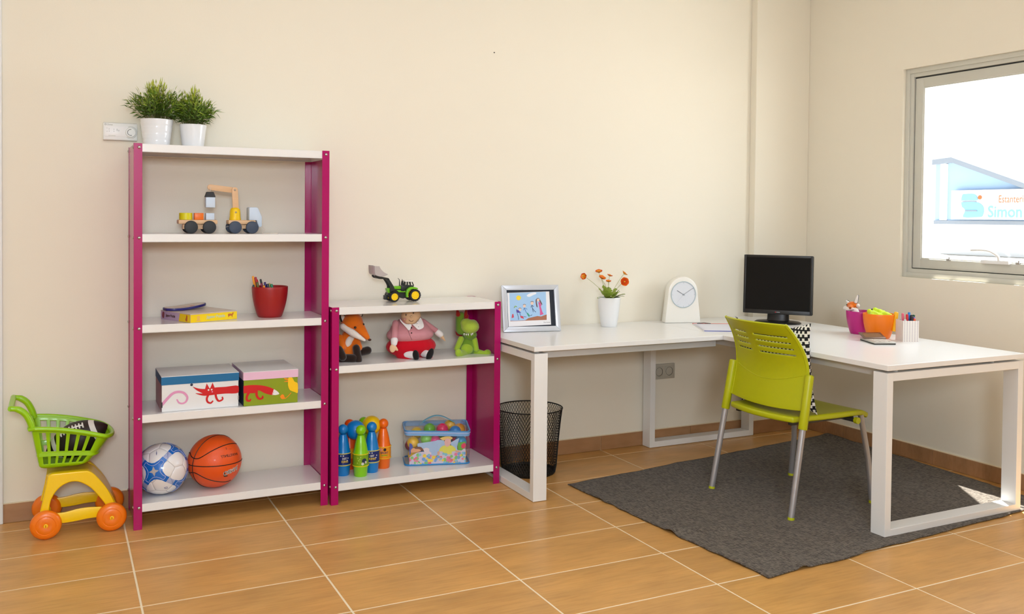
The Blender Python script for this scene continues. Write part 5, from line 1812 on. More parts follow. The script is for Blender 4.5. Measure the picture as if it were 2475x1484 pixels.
# printed front, digitised on its own plane
def pf(X, Y, d=0.0):
    u = max(-.143, min(.143, (X-1049)/1608*.331))
    z = max(.006, (1345-Y)/4862*1.0)
    k = z/.165
    y = -BD*(1+.03*math.sin(pi*min(1, k)))-.0008-d
    return V((u, y, z))
def pm(nm, rgb):
    return mat(nm, rgb, .35, coat=.3, var=.05, vscale=60)
def pprint(nm, m, pts, d, smooth_=True):
    q = s2(pts, 3) if smooth_ else pts
    obj(nm, B().poly([pf(x, y, d) for x, y in q]), m, bag, local=True, smooth=False)
pprint('print_ground', pm('pale_mauve_print', (206, 196, 214)), [(250, 1335), (300, 1180), (430, 1080), (560, 1010), (760, 1000), (1040, 1040), (1080, 1000), (1480, 990), (1640, 960), (1850, 1010), (1850, 1330), (250, 1335)], .0000)
pprint('print_sheet', pm('pale_blue_sheet_print', (164, 190, 222)), [(555, 790), (980, 740), (1040, 720), (1200, 740), (1230, 860), (1100, 1000), (1060, 1090), (900, 1080), (740, 1010), (700, 930), (560, 870), (555, 790)], .0003)
pprint('print_sheet', pm('pale_blue_sheet_print', (164, 190, 222)), [(1370, 790), (1560, 695), (1575, 720), (1530, 900), (1540, 1000), (1480, 980), (1440, 900), (1370, 850)], .0003)
pprint('print_crate', pm('leaf_green_print', (100, 170, 70)), [(1540, 860), (1560, 800), (1740, 780), (1740, 920), (1640, 1000), (1550, 990)], .0003, False)
pprint('print_balloon', pm('deep_blue_print', (60, 76, 160)), [(310, 800), (350, 775), (410, 800), (440, 880), (400, 950), (380, 1060), (340, 1050), (280, 950), (290, 880), (310, 800)], .0004)
pprint('print_balloon', pm('dusky_red_print', (150, 50, 70)), [(110, 830), (160, 760), (220, 760), (225, 820), (180, 885), (130, 880), (110, 830)], .0004)
pprint('print_balloon', pm('gold_print', (226, 180, 40)), [(200, 900), (225, 860), (262, 870), (268, 920), (240, 970), (210, 950), (200, 900)], .0005)
pprint('print_balloon', pm('raspberry_print', (214, 60, 100)), [(1630, 870), (1680, 820), (1740, 830), (1740, 900), (1690, 950), (1640, 930), (1630, 870)], .0005)
pprint('print_balloon', pm('gold_print', (226, 180, 40)), [(1740, 900), (1780, 850), (1810, 880), (1800, 940), (1770, 960), (1740, 900)], .0005)
pprint('print_bear', pm('brown_print_bear', (120, 76, 60)), [(470, 890), (560, 870), (640, 880), (690, 940), (680, 980), (600, 930), (500, 920), (470, 890)], .0006)
pprint('print_bear', pm('tan_print_bear', (220, 160, 120)), [(390, 960), (420, 910), (500, 900), (600, 920), (640, 970), (560, 1000), (460, 1010), (400, 1010), (390, 960)], .0005)
pprint('print_toy', pm('pale_pink_print_toy', (222, 208, 214)), [(690, 930), (760, 900), (840, 930), (840, 990), (890, 1030), (880, 1070), (760, 1090), (720, 1000), (690, 930)], .0006)
pprint('print_shirt', pm('lemon_shirt_print', (218, 214, 96)), [(1080, 1000), (1110, 920), (1200, 860), (1370, 860), (1470, 920), (1500, 1000), (1400, 1020), (1390, 1080), (1200, 1070), (1170, 1010), (1080, 1000)], .0005)
pprint('print_face', pm('rosy_face_print', (222, 176, 172)), [(1215, 760), (1250, 690), (1330, 670), (1370, 720), (1370, 820), (1320, 880), (1260, 890), (1220, 830), (1215, 760)], .0006)
pprint('print_hair', pm('straw_hair_print', (224, 190, 110)), [(1100, 680), (1200, 645), (1330, 640), (1420, 680), (1370, 720), (1310, 690), (1250, 700), (1200, 740), (1140, 710), (1100, 680)], .0007)
for pts in ([(1040, 1010), (1090, 1000), (1100, 1060), (1060, 1110), (1040, 1060)], [(1480, 990), (1560, 1000), (1630, 1040), (1600, 1070), (1500, 1030)]):
    pprint('print_arm', pm('rosy_arm_print', (214, 166, 146)), pts+[pts[0]], .0006)
rnd = random.Random(5)
cols = [('yellow', (240, 206, 70)), ('sky', (112, 160, 214)), ('rose', (226, 124, 156)), ('leaf', (130, 192, 110)), ('coral', (222, 110, 120)), ('aqua', (130, 190, 206))]
dots = {c[0]: B() for c in cols}
for k in range(110):
    X, Y = rnd.uniform(320, 1840), rnd.uniform(1060, 1330)
    if Y < 1140 and (X < 560 or 900 < X < 1000):
        continue
    c = cols[k % 6][0]
    r = rnd.uniform(28, 46)
    dots[c].poly([pf(X+r*math.cos(a*pi/5), Y+r*math.sin(a*pi/5), .0008+k*.000004) for a in range(10)])
for c, rgb in cols:
    obj('printed_dots', dots[c], pm('dot_'+c, rgb), bag, local=True, smooth=False, kind='stuff')
obj('lettering', lettering('50x', .0150, lambda u, v: pf(560, 1285, .0016)+V((u, 0, v)), bold=.0006), TXW, bag, local=True, smooth=False)
# printed left side
def ps(v, z):
    return V((-BW*(1+.03*math.sin(pi*z/.165))-.0008, v, z))
obj('print_side', B().poly([ps(a, c) for a, c in ((-.06, .012), (.06, .012), (.06, .09), (.0, .098), (-.06, .085))]), pm('pale_mauve_print', (206, 196, 214)), bag, local=True, smooth=False)
obj('print_balloon', B().poly([ps(a, c)+V((-.0004, 0, 0)) for a, c in arc(-.035, .108, .016, 0, 330, 11)]), pm('dusky_red_print', (150, 50, 70)), bag, local=True, smooth=False)
BR_ = .0305
bm_ = WM[bag.name]
BALLS = [((-.035, -.010, .166), (92, 176, 10), 'green plastic ball bulging up under the bag lid'),
         ((.030, -.018, .166), (226, 10, 92), 'pink plastic ball at the middle of the bag lid'),
         ((.096, -.020, .152), (20, 128, 206), 'blue plastic ball under the right half of the bag lid'),
         ((-.100, .015, .143), (226, 186, 20), 'yellow plastic ball at the left end under the bag lid'),
         ((.075, .045, .170), (240, 184, 10), 'yellow plastic ball at the back right under the bag lid'),
         ((.125, .040, .150), (234, 160, 20), 'orange-yellow plastic ball in the far right corner of the bag'),
         ((-.055, -.052, .128), (128, 206, 80), 'light green plastic ball just inside the zip, left of the pink one'),
         ((-.122, -.052, .110), (240, 190, 20), 'yellow plastic ball behind the upper left of the printed front'),
         ((-.010, -.055, .112), (232, 60, 140), 'magenta plastic ball behind the front vinyl below the zip'),
         ((.050, -.055, .108), (20, 90, 100), 'dark teal plastic ball behind the middle of the printed front'),
         ((.122, -.054, .108), (20, 150, 206), 'blue plastic ball behind the upper right of the printed front'),
         ((-.128, .020, .080), (170, 40, 60), 'dull red plastic ball low at the left end of the bag')]
for (x, y, z), rgb, lb in BALLS:
    p = bm_ @ V((x, y, z))
    single('play_ball', B().ball(p, BR_, 28), mat('ball_%d_%d_%d' % rgb, rgb, .3, coat=.2), lb, 'ball', 'plastic balls in the clear bag', base=p)
low = [(-.118, -.048, .045), (-.056, -.048, .045), (.006, -.048, .045), (.068, -.048, .045), (.124, -.048, .045), (-.100, .040, .040), (-.035, .030, .050), (.028, .035, .055), (.090, .035, .055), (-.03, .03, .112), (.035, .035, .118), (.105, .03, .098)]
lc = [(240, 190, 20), (20, 128, 206), (92, 176, 10), (226, 10, 92)]
for k, q in enumerate(low):
    p = bm_ @ V(q)
    rgb = lc[k % 4]
    single('play_ball', B().ball(p, BR_, 20), mat('ball_%d_%d_%d' % rgb, rgb, .3, coat=.2), 'plastic ball deep in the clear bag behind the print', 'ball', 'plastic balls deep in the clear bag', base=p)

# ------------------------------------------------------------------ wastepaper bin
MESHB = mat('black_wire_mesh', (34, 32, 28), .5, metal=.3)
bi = thing('wastepaper_bin', 'black wire mesh wastepaper bin under the desk wing beside the low shelf', 'bin', (1.999, -.235, 0))
BH, BR0, BR1 = .345, .147, .177
def br(z):
    q = z/BH
    return BR0+(BR1-BR0)*(.55*q+.45*q**2.2)-.004*math.exp(-(q/.08)**2)*1.5
NW = 66
b = B()
tri = [(0, .0015), (-.0012, -.0008), (.0012, -.0008)]
for s in (1, -1):
    for k in range(NW):
        rings = []
        for j in range(11):
            z = .006+(BH-.008)*j/10
            a = 2*pi*k/NW+s*j/10*1.15
            r = br(z)
            c = V((r*math.cos(a), r*math.sin(a), z))
            er = V((math.cos(a), math.sin(a), 0)); et = V((-math.sin(a), math.cos(a), 0))
            rings.append([c+er*p+et*q for p, q in tri])
        b.loft(rings, cap0=False, cap1=False)
obj('wire_mesh', b, MESHB, bi, local=True, kind='stuff', recalc=False)
obj('rim', B().tube([(br(BH)*math.cos(2*pi*k/48), br(BH)*math.sin(2*pi*k/48), BH) for k in range(48)], .0034, 8, closed=True), MESHB, bi, local=True)
obj('base_plate', B().lathe([(0, .002), (br(0)-.002, .0005), (br(.012)+.0012, .014), (br(.012)-.001, .014), (br(0)-.006, .004), (0, .005)], seg=48), MESHB, bi, local=True)

# ------------------------------------------------------------------ power sockets
t = thing('power_socket', 'grey double power socket on the wall under the desks', 'socket', (3.036, 0, .434))
SOCK = mat('grey_beige_socket', (186, 180, 164), .45)
SOCK2 = mat('dark_socket_well', (88, 84, 76), .5)
obj('plate', B().box((2.955, -.010, .388), (3.117, 0, .480), bev=.003), SOCK, t)
for cx in (2.999, 3.073):
    fr_ = obj('socket_frame', B().box((cx-.030, -.0125, .404), (cx+.030, -.009, .464), bev=.002), SOCK, t)
    mt = M.Translation((cx, -.0125, .434)) @ M.Rotation(pi/2, 4, 'X')
    obj('socket_well', B().lathe([(.0255, .0006), (.0262, .0016), (.0245, .0018), (.0215, -.0095), (0, -.0095)], seg=28, mtx=mt), SOCK2, fr_, recalc=False)
    for dx in (-.0095, .0095):
        obj('pin_hole', B().cyl((cx+dx, -.0040, .434), (cx+dx, -.0028, .434), .0026, seg=10), BLACK, fr_)

# ------------------------------------------------------------------ things on the desk wing
# picture frame leaning back on its stand
pfm = thing('picture_frame', 'silver framed child drawing of a family standing on the desk wing', 'picture', (2.030, -.196, ZT), math.radians(-11.5))
SILVF = mat('silver_frame_moulding', (214, 220, 228), .28, metal=.35)
FWD, FHT, FM = .322, .252, .027
tilt = M.Rotation(math.radians(-13), 4, 'X')
def pfx(b):
    return b.xf(tilt)
def fr2(u, v, d=0.0):
    return tilt @ V((u, -.0085-d, v))
def bar2(poly):
    t_ = B().prism(poly, lambda u, v, d: V((u, d, v)), -.016, 0, bev=.0025)
    return pfx(t_)
a, c = FWD/2, FHT
for poly in ([(-a, 0), (a, 0), (a-FM, FM), (-a+FM, FM)], [(-a, c), (-a+FM, c-FM), (a-FM, c-FM), (a, c)], [(-a, 0), (-a+FM, FM), (-a+FM, c-FM), (-a, c)], [(a, 0), (a, c), (a-FM, c-FM), (a-FM, FM)]):
    obj('frame_bar', bar2(poly), SILVF, pfm, local=True)
obj('backing_card', pfx(B().box((-a+.01, -.004, .01), (a-.01, -.001, c-.01))), mat('navy_black_mount', (26, 34, 48), .6), pfm, local=True)
obj('easel_leg', B().loft([[V((x, y, z)) for x, y, z in r] for r in ([(-.02, .046, .17), (.02, .046, .17), (.02, .052, .17), (-.02, .052, .17)], [(-.03, .118, .002), (.03, .118, .002), (.03, .124, .002), (-.03, .124, .002)])]).xf(M.Translation((0, .032, 0)) if False else M.Identity(4)), BLACK, pfm, local=True)
# drawing digitised in the crop of the photo: inner opening spans the moulding
def dw(X, Y, d=0.0):
    # paper corners: (195,262) (1500,235) / (275,1235) (1580,1200)
    v = (Y-250)/(1218-250)
    left = 195+80*v
    u = (X-left)/1305
    return tilt @ V((-.129+.238*u, -.0045-d, .214-.182*v))
PAPER = mat('white_drawing_paper', (242, 240, 240), .7, var=.01)
def draw(nm, m, pts, d, sm=True):
    q = s2(pts, 3) if sm else pts
    obj(nm, B().poly([dw(x, y, d) for x, y in q]), m, pfm, local=True, smooth=False)
draw('paper', PAPER, [(195, 262), (1500, 235), (1580, 1200), (275, 1235)], 0, False)
def dm(nm, rgb):
    return mat('drawing_'+nm, rgb, .6)
SKYB, SUNY, CLD, BRNH = dm('sky', (168, 206, 240)), dm('sun', (250, 220, 60)), dm('cloud', (244, 246, 250)), dm('hill', (172, 110, 80))
draw('drawn_sky', SKYB, [(268, 268), (1395, 245), (1440, 1062), (318, 1080)], .0002, False)
draw('drawn_sun', SUNY, [(480, 400), (510, 350), (570, 345), (620, 380), (625, 430), (590, 475), (530, 475), (490, 440), (480, 400)], .0004)
draw('drawn_cloud', CLD, [(800, 340), (860, 300), (950, 270), (1080, 262), (1095, 300), (1000, 340), (900, 385), (830, 380), (800, 340)], .0004)
draw('drawn_hill', BRNH, [(318, 1080), (330, 1062), (430, 1068), (780, 1060), (870, 1000), (1000, 975), (1150, 945), (1260, 960), (1435, 905), (1440, 1062)], .0004, False)
def dl_(nm, m, pts, w, d=.0006):
    q = s2(pts, 3)
    obj(nm, B().tube([dw(x, y, d) for x, y in q], w, 5), m, pfm, local=True)
SKIN_, BRWN = dm('skin', (240, 208, 186)), dm('hair', (110, 84, 86))
NAV, BLU, GRN, PNK, PUR, REDD = dm('navy', (44, 52, 96)), dm('blue', (60, 120, 190)), dm('green', (60, 160, 130)), dm('pink', (216, 90, 150)), dm('purple', (90, 70, 160)), dm('red', (210, 70, 90))
def head_(X, Y, r):
    draw('drawn_head', SKIN_, [(X+r*math.cos(k*pi/6), Y+r*math.sin(k*pi/6)) for k in range(12)], .0007, False)
def person_(X, Y, r, top, leg, hair=BRWN):
    head_(X, Y, r)
    dl_('drawn_hair', hair, [(X-r, Y-r*.7), (X, Y-r*1.15), (X+r, Y-r*.7)], .0011, .0009)
# mother
draw('drawn_hair', BRWN, [(1085, 470), (1150, 420), (1210, 460), (1290, 600), (1270, 620), (1200, 520), (1120, 500), (1150, 690), (1110, 660), (1085, 540), (1085, 470)], .0006)
head_(1160, 480, 42)
draw('drawn_dress', PNK, [(1165, 545), (1225, 545), (1270, 650), (1260, 670), (1235, 640), (1300, 830), (1340, 890), (1230, 930), (1225, 800), (1190, 650)], .0007, False)
person_(975, 570, 48, NAV, NAV)
dl_('drawn_body', NAV, [(975, 625), (985, 690), (1015, 830)], .0013); dl_('drawn_leg', NAV, [(985, 710), (1050, 790), (1100, 830)], .0013); dl_('drawn_arm', NAV, [(945, 700), (965, 635), (1030, 670)], .0012)
person_(740, 650, 44, BLU, GRN)
dl_('drawn_body', BLU, [(735, 700), (770, 770), (810, 850)], .0014); dl_('drawn_arm', BLU, [(720, 770), (740, 705), (830, 745)], .0012)
draw('drawn_legs', GRN, [(810, 840), (850, 850), (920, 930), (890, 970), (850, 920)], .0007, False); dl_('drawn_foot', NAV, [(930, 935), (985, 905)], .0012)
person_(605, 750, 42, BLU, REDD)
dl_('drawn_body', BLU, [(590, 800), (610, 870), (640, 930)], .0016); draw('drawn_legs', REDD, [(610, 930), (700, 940), (740, 1020), (640, 990)], .0007, False); dl_('drawn_arm', NAV, [(720, 955), (810, 965)], .0010)
dl_('drawn_hair', dm('leafgreen', (150, 190, 90)), [(430, 700), (460, 650), (510, 670)], .0022); draw('drawn_dress', PUR, [(490, 740), (560, 770), (650, 850), (560, 840), (510, 840)], .0008, False); dl_('drawn_leg', NAV, [(520, 850), (560, 950), (575, 1040)], .0012)
draw('drawn_toy', REDD, [(360, 960), (375, 870), (410, 880), (430, 970), (360, 990)], .0007, False)
obj('handwriting', lettering('The Family', .0085, lambda u, v: dw(1440, 1135, .0006)+tilt.to_3x3() @ V((u, 0, v)), shear=.25), dm('ink', (70, 66, 70)), pfm, local=True, smooth=False)

# flower pot
fp = thing('flower_pot', 'white pot of orange poppies on the desk wing beside the white clock', 'plant', (2.548, -.150, ZT))
pr = [(0, .001), (.042, 0), (.0445, .002), (.050, .040), (.0545, .080), (.0605, .090), (.0630, .125), (.0642, .164), (.0630, .166), (.0615, .164), (.0600, .150), (0, .150)]
pr = [(0, .001), (.0425, 0), (.0450, .003), (.0500, .036), (.0560, .072), (.0610, .112), (.0640, .158), (.0645, .165), (.0630, .1665), (.0605, .165), (.0590, .152), (0, .152)]
obj('pot', B().lathe(pr, seg=44), mat('white_matt_ceramic', (240, 240, 240), .3, coat=.2, var=.01), fp, local=True, angle=60)
obj('soil', B().lathe([(.0595, .153), (.050, .158), (.02, .162), (0, .163)], seg=26), SOIL, fp, local=True)
rnd = random.Random(4)
LFG = mat('poppy_leaf_green', (150, 172, 66), .55, var=.25, vscale=40)
STM = mat('pale_green_stem', (170, 172, 104), .6)
PETS = [mat('orange_petal', (244, 112, 8), .5, var=.15, vscale=40), mat('deep_orange_petal', (226, 76, 8), .5, var=.15, vscale=40), mat('amber_petal', (248, 150, 16), .5, var=.15, vscale=40)]
for k in range(26):
    a = rnd.uniform(0, 2*pi)
    L = rnd.uniform(.062, .098)
    lean = rnd.uniform(.25, 1.0)
    b = B()
    base = V((.018*math.cos(a), .018*math.sin(a), .155))
    d = V((math.cos(a)*lean, math.sin(a)*lean, 1.0-.45*lean)).normalized()
    sd = d.cross(V((0, 0, 1))).normalized()
    nrm = sd.cross(d).normalized()
    spine = [base+d*L*q-V((0, 0, .03*lean))*q*q for q in (0, .3, .5, .7, .85, 1)]
    ws = [.002, .006, .020, .009, .017, .002]
    vl = [p+sd*w+nrm*.002 for p, w in zip(spine, ws)]
    vr = [p-sd*w+nrm*.002 for p, w in zip(spine, ws)]
    b._add(vl+spine+vr, [(i, i+1, 6+i+1, 6+i) for i in range(5)]+[(6+i, 6+i+1, 12+i+1, 12+i) for i in range(5)])
    obj('leaf', b, LFG, fp, local=True, recalc=False)
FL = [((2.3804,-0.1500,1.0333), (-.8, -.5, .15), .019, 1, .35), ((2.4779,-0.1500,1.0547), (-.25, -.35, .9), .020, 1, .5), ((2.4913,-0.1600,1.0199), (.1, -.5, .75), .022, 2, .5), ((2.5562,-0.1400,1.0314), (.2, -.25, .9), .0165, 1, .45), ((2.5293,-0.1700,1.0010), (-.1, -.3, .9), .0155, 1, .45), ((2.6541,-0.1400,1.0413), (.5, -.35, .7), .019, 2, .55), ((2.6284,-0.1800,0.9994), (-.30, -.95, .15), .0255, 0, .6)]
bx0 = WM[fp.name].inverted()
for c, nd, r, mi, cup in FL:
    c = bx0 @ V(c)
    nd = V(nd).normalized()
    u = nd.orthogonal().normalized(); w = nd.cross(u)
    fl_ = None
    root = V((rnd.uniform(-.015, .015), rnd.uniform(-.012, .012), .158))
    mid = root*.45+c*.55+V((0, 0, .018))
    stem = obj('stem', B().tube([(1-q)**2*root+2*q*(1-q)*mid+q*q*(c-nd*.004) for q in [k/8 for k in range(9)]], .0011, 6), STM, fp, local=True)
    for layer, (n_, rr_, lift) in enumerate(((6, 1.0, 0), (5, .72, .25), (4, .45, .4))):
        for k in range(n_):
            a0 = 2*pi*(k+.5*layer)/n_
            b = B()
            def pet(s, t_):
                a = a0+(s-.5)*(2*pi/n_)*1.25*(.35+.65*math.sin(pi*min(1, t_*.62)))
                rad = r*rr_*t_*(1-.10*(2*s-1)**2)
                h_ = r*cup*rr_*(t_**2)*.9+r*lift*.35+.0012*math.sin(5*a+layer)
                return c+(u*math.cos(a)+w*math.sin(a))*rad+nd*h_
            b.grid(pet, 5, 5)
            obj('petal', b, PETS[(mi+(layer > 0)) % 3 if layer else mi], stem, local=True, recalc=False)
    obj('flower_heart', B().ball(c+nd*r*.28, r*.20, 10), mat('yellow_flower_heart', (216, 160, 40), .8), stem, local=True)
    obj('sepal', B().lathe([(0, -.003), (r*.30, -.001), (r*.42, .0035), (0, .001)], seg=10, mtx=M.Translation(c) @ nd.to_track_quat('Z', 'Y').to_matrix().to_4x4()), LFG, stem, local=True)

# clock
ck = thing('mantel_clock', 'white arched mantel clock with a round face on the desk wing', 'clock', (3.062, -.135, ZT), math.radians(-15))
CKM = mat('ivory_clock_casing', (242, 238, 228), .3, coat=.2, var=.01)
def arch(hw0, hw1, zs, R, n=20):
    pts = [(-hw0, 0), (hw0, 0)]
    pts += [(hw0+(hw1-hw0)*k/6, zs*k/6) for k in range(1, 6)]
    pts += [(R*math.cos(math.radians(a)), zs+R*math.sin(math.radians(a))) for a in [180*k/n for k in range(n+1)]]
    pts += [(-hw0-(hw1-hw0)*k/6, zs*k/6) for k in range(5, 0, -1)]
    return pts
al = arch(.113, .092, .182, .092)
obj('casing', B().prism(al, lambda u, v, d: V((u, d, v)), -.036, .028, bev=.008), CKM, ck, local=True)
obj('back_shell', B().prism(arch(.104, .084, .180, .084), lambda u, v, d: V((u, d, v)), .027, .046, bev=.006), mat('grey_cream_shell', (222, 214, 200), .4), ck, local=True)
cz = .168
mt = M.Translation((0, -.036, cz)) @ M.Rotation(pi/2, 4, 'X')
obj('dial', B().lathe([(0, .0012), (.074, .0012), (.074, 0), (0, 0)], seg=48, mtx=mt), mat('pale_grey_dial', (224, 226, 230), .4), ck, local=True)
obj('bezel', B().lathe([(.0735, .0010), (.0745, .0050), (.077, .0055), (.0785, .0035), (.079, 0), (.0735, .0010)], seg=56, mtx=mt), mat('blue_grey_bezel', (190, 204, 210), .3, metal=.3), ck, local=True)
def hand(ang, L, w, m, nm, d):
    a = math.radians(90-ang)
    p0 = V((-math.cos(a)*.008, -.0385-d, cz-math.sin(a)*.008)); p1 = V((math.cos(a)*L, -.0385-d, cz+math.sin(a)*L))
    obj(nm, B().tube([p0, p1], w, 4, flat=(.0008, w, (0, 1, 0)) if False else None), m, ck, local=True)
HD, HG = mat('dark_grey_hand', (96, 98, 104), .4), mat('grey_hand', (150, 156, 158), .4)
hand(-58, .048, .0014, HD, 'hour_hand', .0004)
hand(57, .072, .0012, HG, 'minute_hand', .0014)
hand(222, .066, .0004, mat('pale_second_hand', (206, 208, 210), .4), 'second_hand', .0024)
obj('hand_hub', B().cyl((0, -.0375, cz), (0, -.0425, cz), .0042, seg=14), HG, ck, local=True)
for k in range(12):
    a = math.radians(30*k)
    if k % 3 == 0 or k in (5, 7, 2):
        obj('hour_mark', B().box((-.0005, -.0382, .066), (.0005, -.0374, .0715), mtx=M.Translation((0, 0, cz)) @ M.Rotation(a, 4, 'Y')), HG, ck, local=True, smooth=False)

# paper wallet
pw_ = thing('document_wallet', 'white document wallet with red and blue edges lying on the desk corner', 'folder', (3.120, -.470, ZT), math.radians(-28))
PPR = mat('pale_lilac_paper', (228, 228, 238), .5)
def sheet(u, v):
    return V((-.150+.30*u, -.175+.35*v, .0035+.004*math.sin(pi*u)*math.sin(pi*v)))
obj('cover', B().box((-.155, -.180, 0), (.155, .180, .0022), bev=.0008), PAPER, pw_, local=True)
obj('sheet', B().grid(sheet, 10, 10), PPR, pw_, local=True, solid=.0012)
obj('blue_edge', B().box((-.150, -.1785, .002), (.155, -.1725, .0065), bev=.0015), mat('violet_blue_edging', (84, 92, 170), .4), pw_, local=True)
obj('red_edge', B().box((-.155, .172, .002), (.155, .179, .0060), bev=.0015), mat('coral_red_edging', (226, 96, 84), .4), pw_, local=True)
obj('clip', B().tube([(-.13, .165, .006), (-.09, .168, .010), (-.05, .165, .006)], .0022, 6), DGREY, pw_, local=True)

# ------------------------------------------------------------------ monitor
mo = thing('monitor', 'black flat computer monitor on an oval foot at the desk corner', 'monitor', (3.585, -.385, ZT), math.radians(-52))
MB_ = mat('black_monitor_plastic', (20, 19, 17), .38, var=.05)
SCR = mat('black_glass_screen', (14, 12, 11), .3, var=.02, spec=.15)
tl = M.Translation((0, 0, .229)) @ M.Rotation(math.radians(-3), 4, 'X')
MW, MHh = .200, .175
obj('casing', B().box((-MW, -.022, -MHh), (MW, .020, MHh), bev=.008, mtx=tl, seg=3), MB_, mo, local=True)
obj('rear_shell', B().box((-.14, .018, -.11), (.14, .050, .11), bev=.012, mtx=tl), MB_, mo, local=True)
bz_ = B()
bz_.box((-MW+.001, -.0245, -MHh+.001), (-MW+.014, -.020, MHh-.001), bev=.0015, mtx=tl).box((MW-.014, -.0245, -MHh+.001), (MW-.001, -.020, MHh-.001), bev=.0015, mtx=tl)
bz_.box((-MW+.013, -.0245, MHh-.015), (MW-.013, -.020, MHh-.001), bev=.0015, mtx=tl).box((-MW+.013, -.0245, -MHh+.001), (MW-.013, -.020, -MHh+.024), bev=.0015, mtx=tl)
obj('bezel', bz_, MB_, mo, local=True)
obj('screen', B().box((-MW+.013, -.0228, -MHh+.023), (MW-.013, -.0215, MHh-.014), mtx=tl), SCR, mo, local=True, smooth=False)
obj('logo', B().cyl(tl @ V((-.008, -.0244, -MHh+.012)), tl @ V((-.008, -.0250, -MHh+.012)), .0036, seg=12), mat('red_logo', (170, 20, 36), .4), mo, local=True)
obj('logo', B().box((-.003, -.0250, -MHh+.0105), (.017, -.0244, -MHh+.0135), mtx=tl), mat('silver_logo', (170, 170, 172), .4), mo, local=True)
obj('neck', B().loft([[V((x*.064*s, y*.028*s+.012+q*.010, z)) for x, y in [(math.cos(a), math.sin(a)) for a in [2*pi*k/24 for k in range(24)]]] for s, z, q in ((1.08, .014, 0), (1.0, .022, 0), (.98, .06, .5), (1.0, .12, 1))]), MB_, mo, local=True)
obj('foot', B().loft([[V((x*.135*s, y*.098*s, z)) for x, y in [(math.cos(a), math.sin(a)) for a in [2*pi*k/40 for k in range(40)]]] for s, z in ((.96, 0), (1, .002), (1, .007), (.93, .012), (.60, .015), (.5, .016))]), MB_, mo, local=True)

# ------------------------------------------------------------------ pots, pen box and calculator
bowl_pot('plant_pot', 'magenta pot holding a small plush fox on the desk', (3.655, -.945, ZT), .073, .050, .124, mat('magenta_purple_plastic', (188, 26, 126), .4))
bowl_pot('plant_pot', 'orange pot filled with lime green fluff on the desk', (3.610, -1.112, ZT), .080, .055, .128, mat('bright_orange_plastic', (250, 126, 0), .4))
ff = thing('small_plush_fox', 'small plush fox head and shoulders poking out of the magenta pot', 'plush toy', (3.66, -.93, ZT+.05))
XF = 3.655
def fq(q, x=XF):
    return V((x, q[0], q[1]))
fh = blob('head', FO, ff, [('e', fq((-0.8901,0.8917)), (.030, .033, .024)), ('c', fq((-0.8960,0.8877), 3.64), fq((-0.9135,0.8848), 3.615), .018, .010)], .003)
blob('cheek', FW, fh, [('c', fq((-0.8581,0.8773), 3.635), fq((-0.8963,0.8741), 3.618), .012, .012), ('c', fq((-0.8963,0.8741), 3.618), fq((-0.9252,0.8791), 3.620), .012, .008), ('e', fq((-0.9335,0.8957), 3.650), (.010, .010, .012))], .003)
obj('nose', B().ball(fq((-0.9222,0.8856), 3.604), .004, 10), EYE, fh)
obj('eye', B().ball(fq((-0.8753,0.8972), 3.627), .0035, 10), EYE, fh)
for q0, q1, m1 in (((-0.8604,0.9028), (-0.8394,0.9147), FB), ((-0.9099,0.9163), (-0.9179,0.9487), FB)):
    e_ = obj('ear', B().capsule(fq(q0, 3.66), fq(q1, 3.665), .0115, .005), m1, fh)
    obj('ear_lining', B().capsule(fq(q0, 3.653)+V((0, -.005, 0)), fq(q1, 3.658)+V((0, -.004, 0)), .0095, .004), FW, e_)
blob('chest', FW, ff, [('c', V((3.652, -.930, ZT+.070)), V((3.640, -.922, ZT+.122)), .026, .019)], .003)
blob('arm', FO, ff, [('c', V((3.668, -.975, ZT+.110)), V((3.664, -1.012, ZT+.132)), .011, .009)], .003)
blob('paw', FB, ff, [('c', V((3.664, -1.018, ZT+.134)), V((3.662, -1.034, ZT+.138)), .0095, .009)], .003)
# lime fluff
LF = mat('lime_fluff', (206, 232, 20), .8, var=.12, vscale=60, bump=.6, bscale=220, sheen=.3)
b = B()
rnd = random.Random(9)
for k in range(34):
    a = rnd.uniform(0, 2*pi); r = .058*math.sqrt(rnd.random())
    y = -1.112+r*math.sin(a); x = 3.610+r*math.cos(a)
    z = ZT+.116+.020*(1-(r/.06)**2)*rnd.random()+.024*math.exp(-((y+1.085)/.022)**2)*rnd.random()
    b.ball((x, y, z), (rnd.uniform(.012, .020), rnd.uniform(.012, .018), rnd.uniform(.010, .016)), 10)
fl2 = single('fluff', b, LF, 'lime green fluff heaped in the orange pot', 'fluff', base=(3.61, -1.112, ZT+.10), remesh=.004)
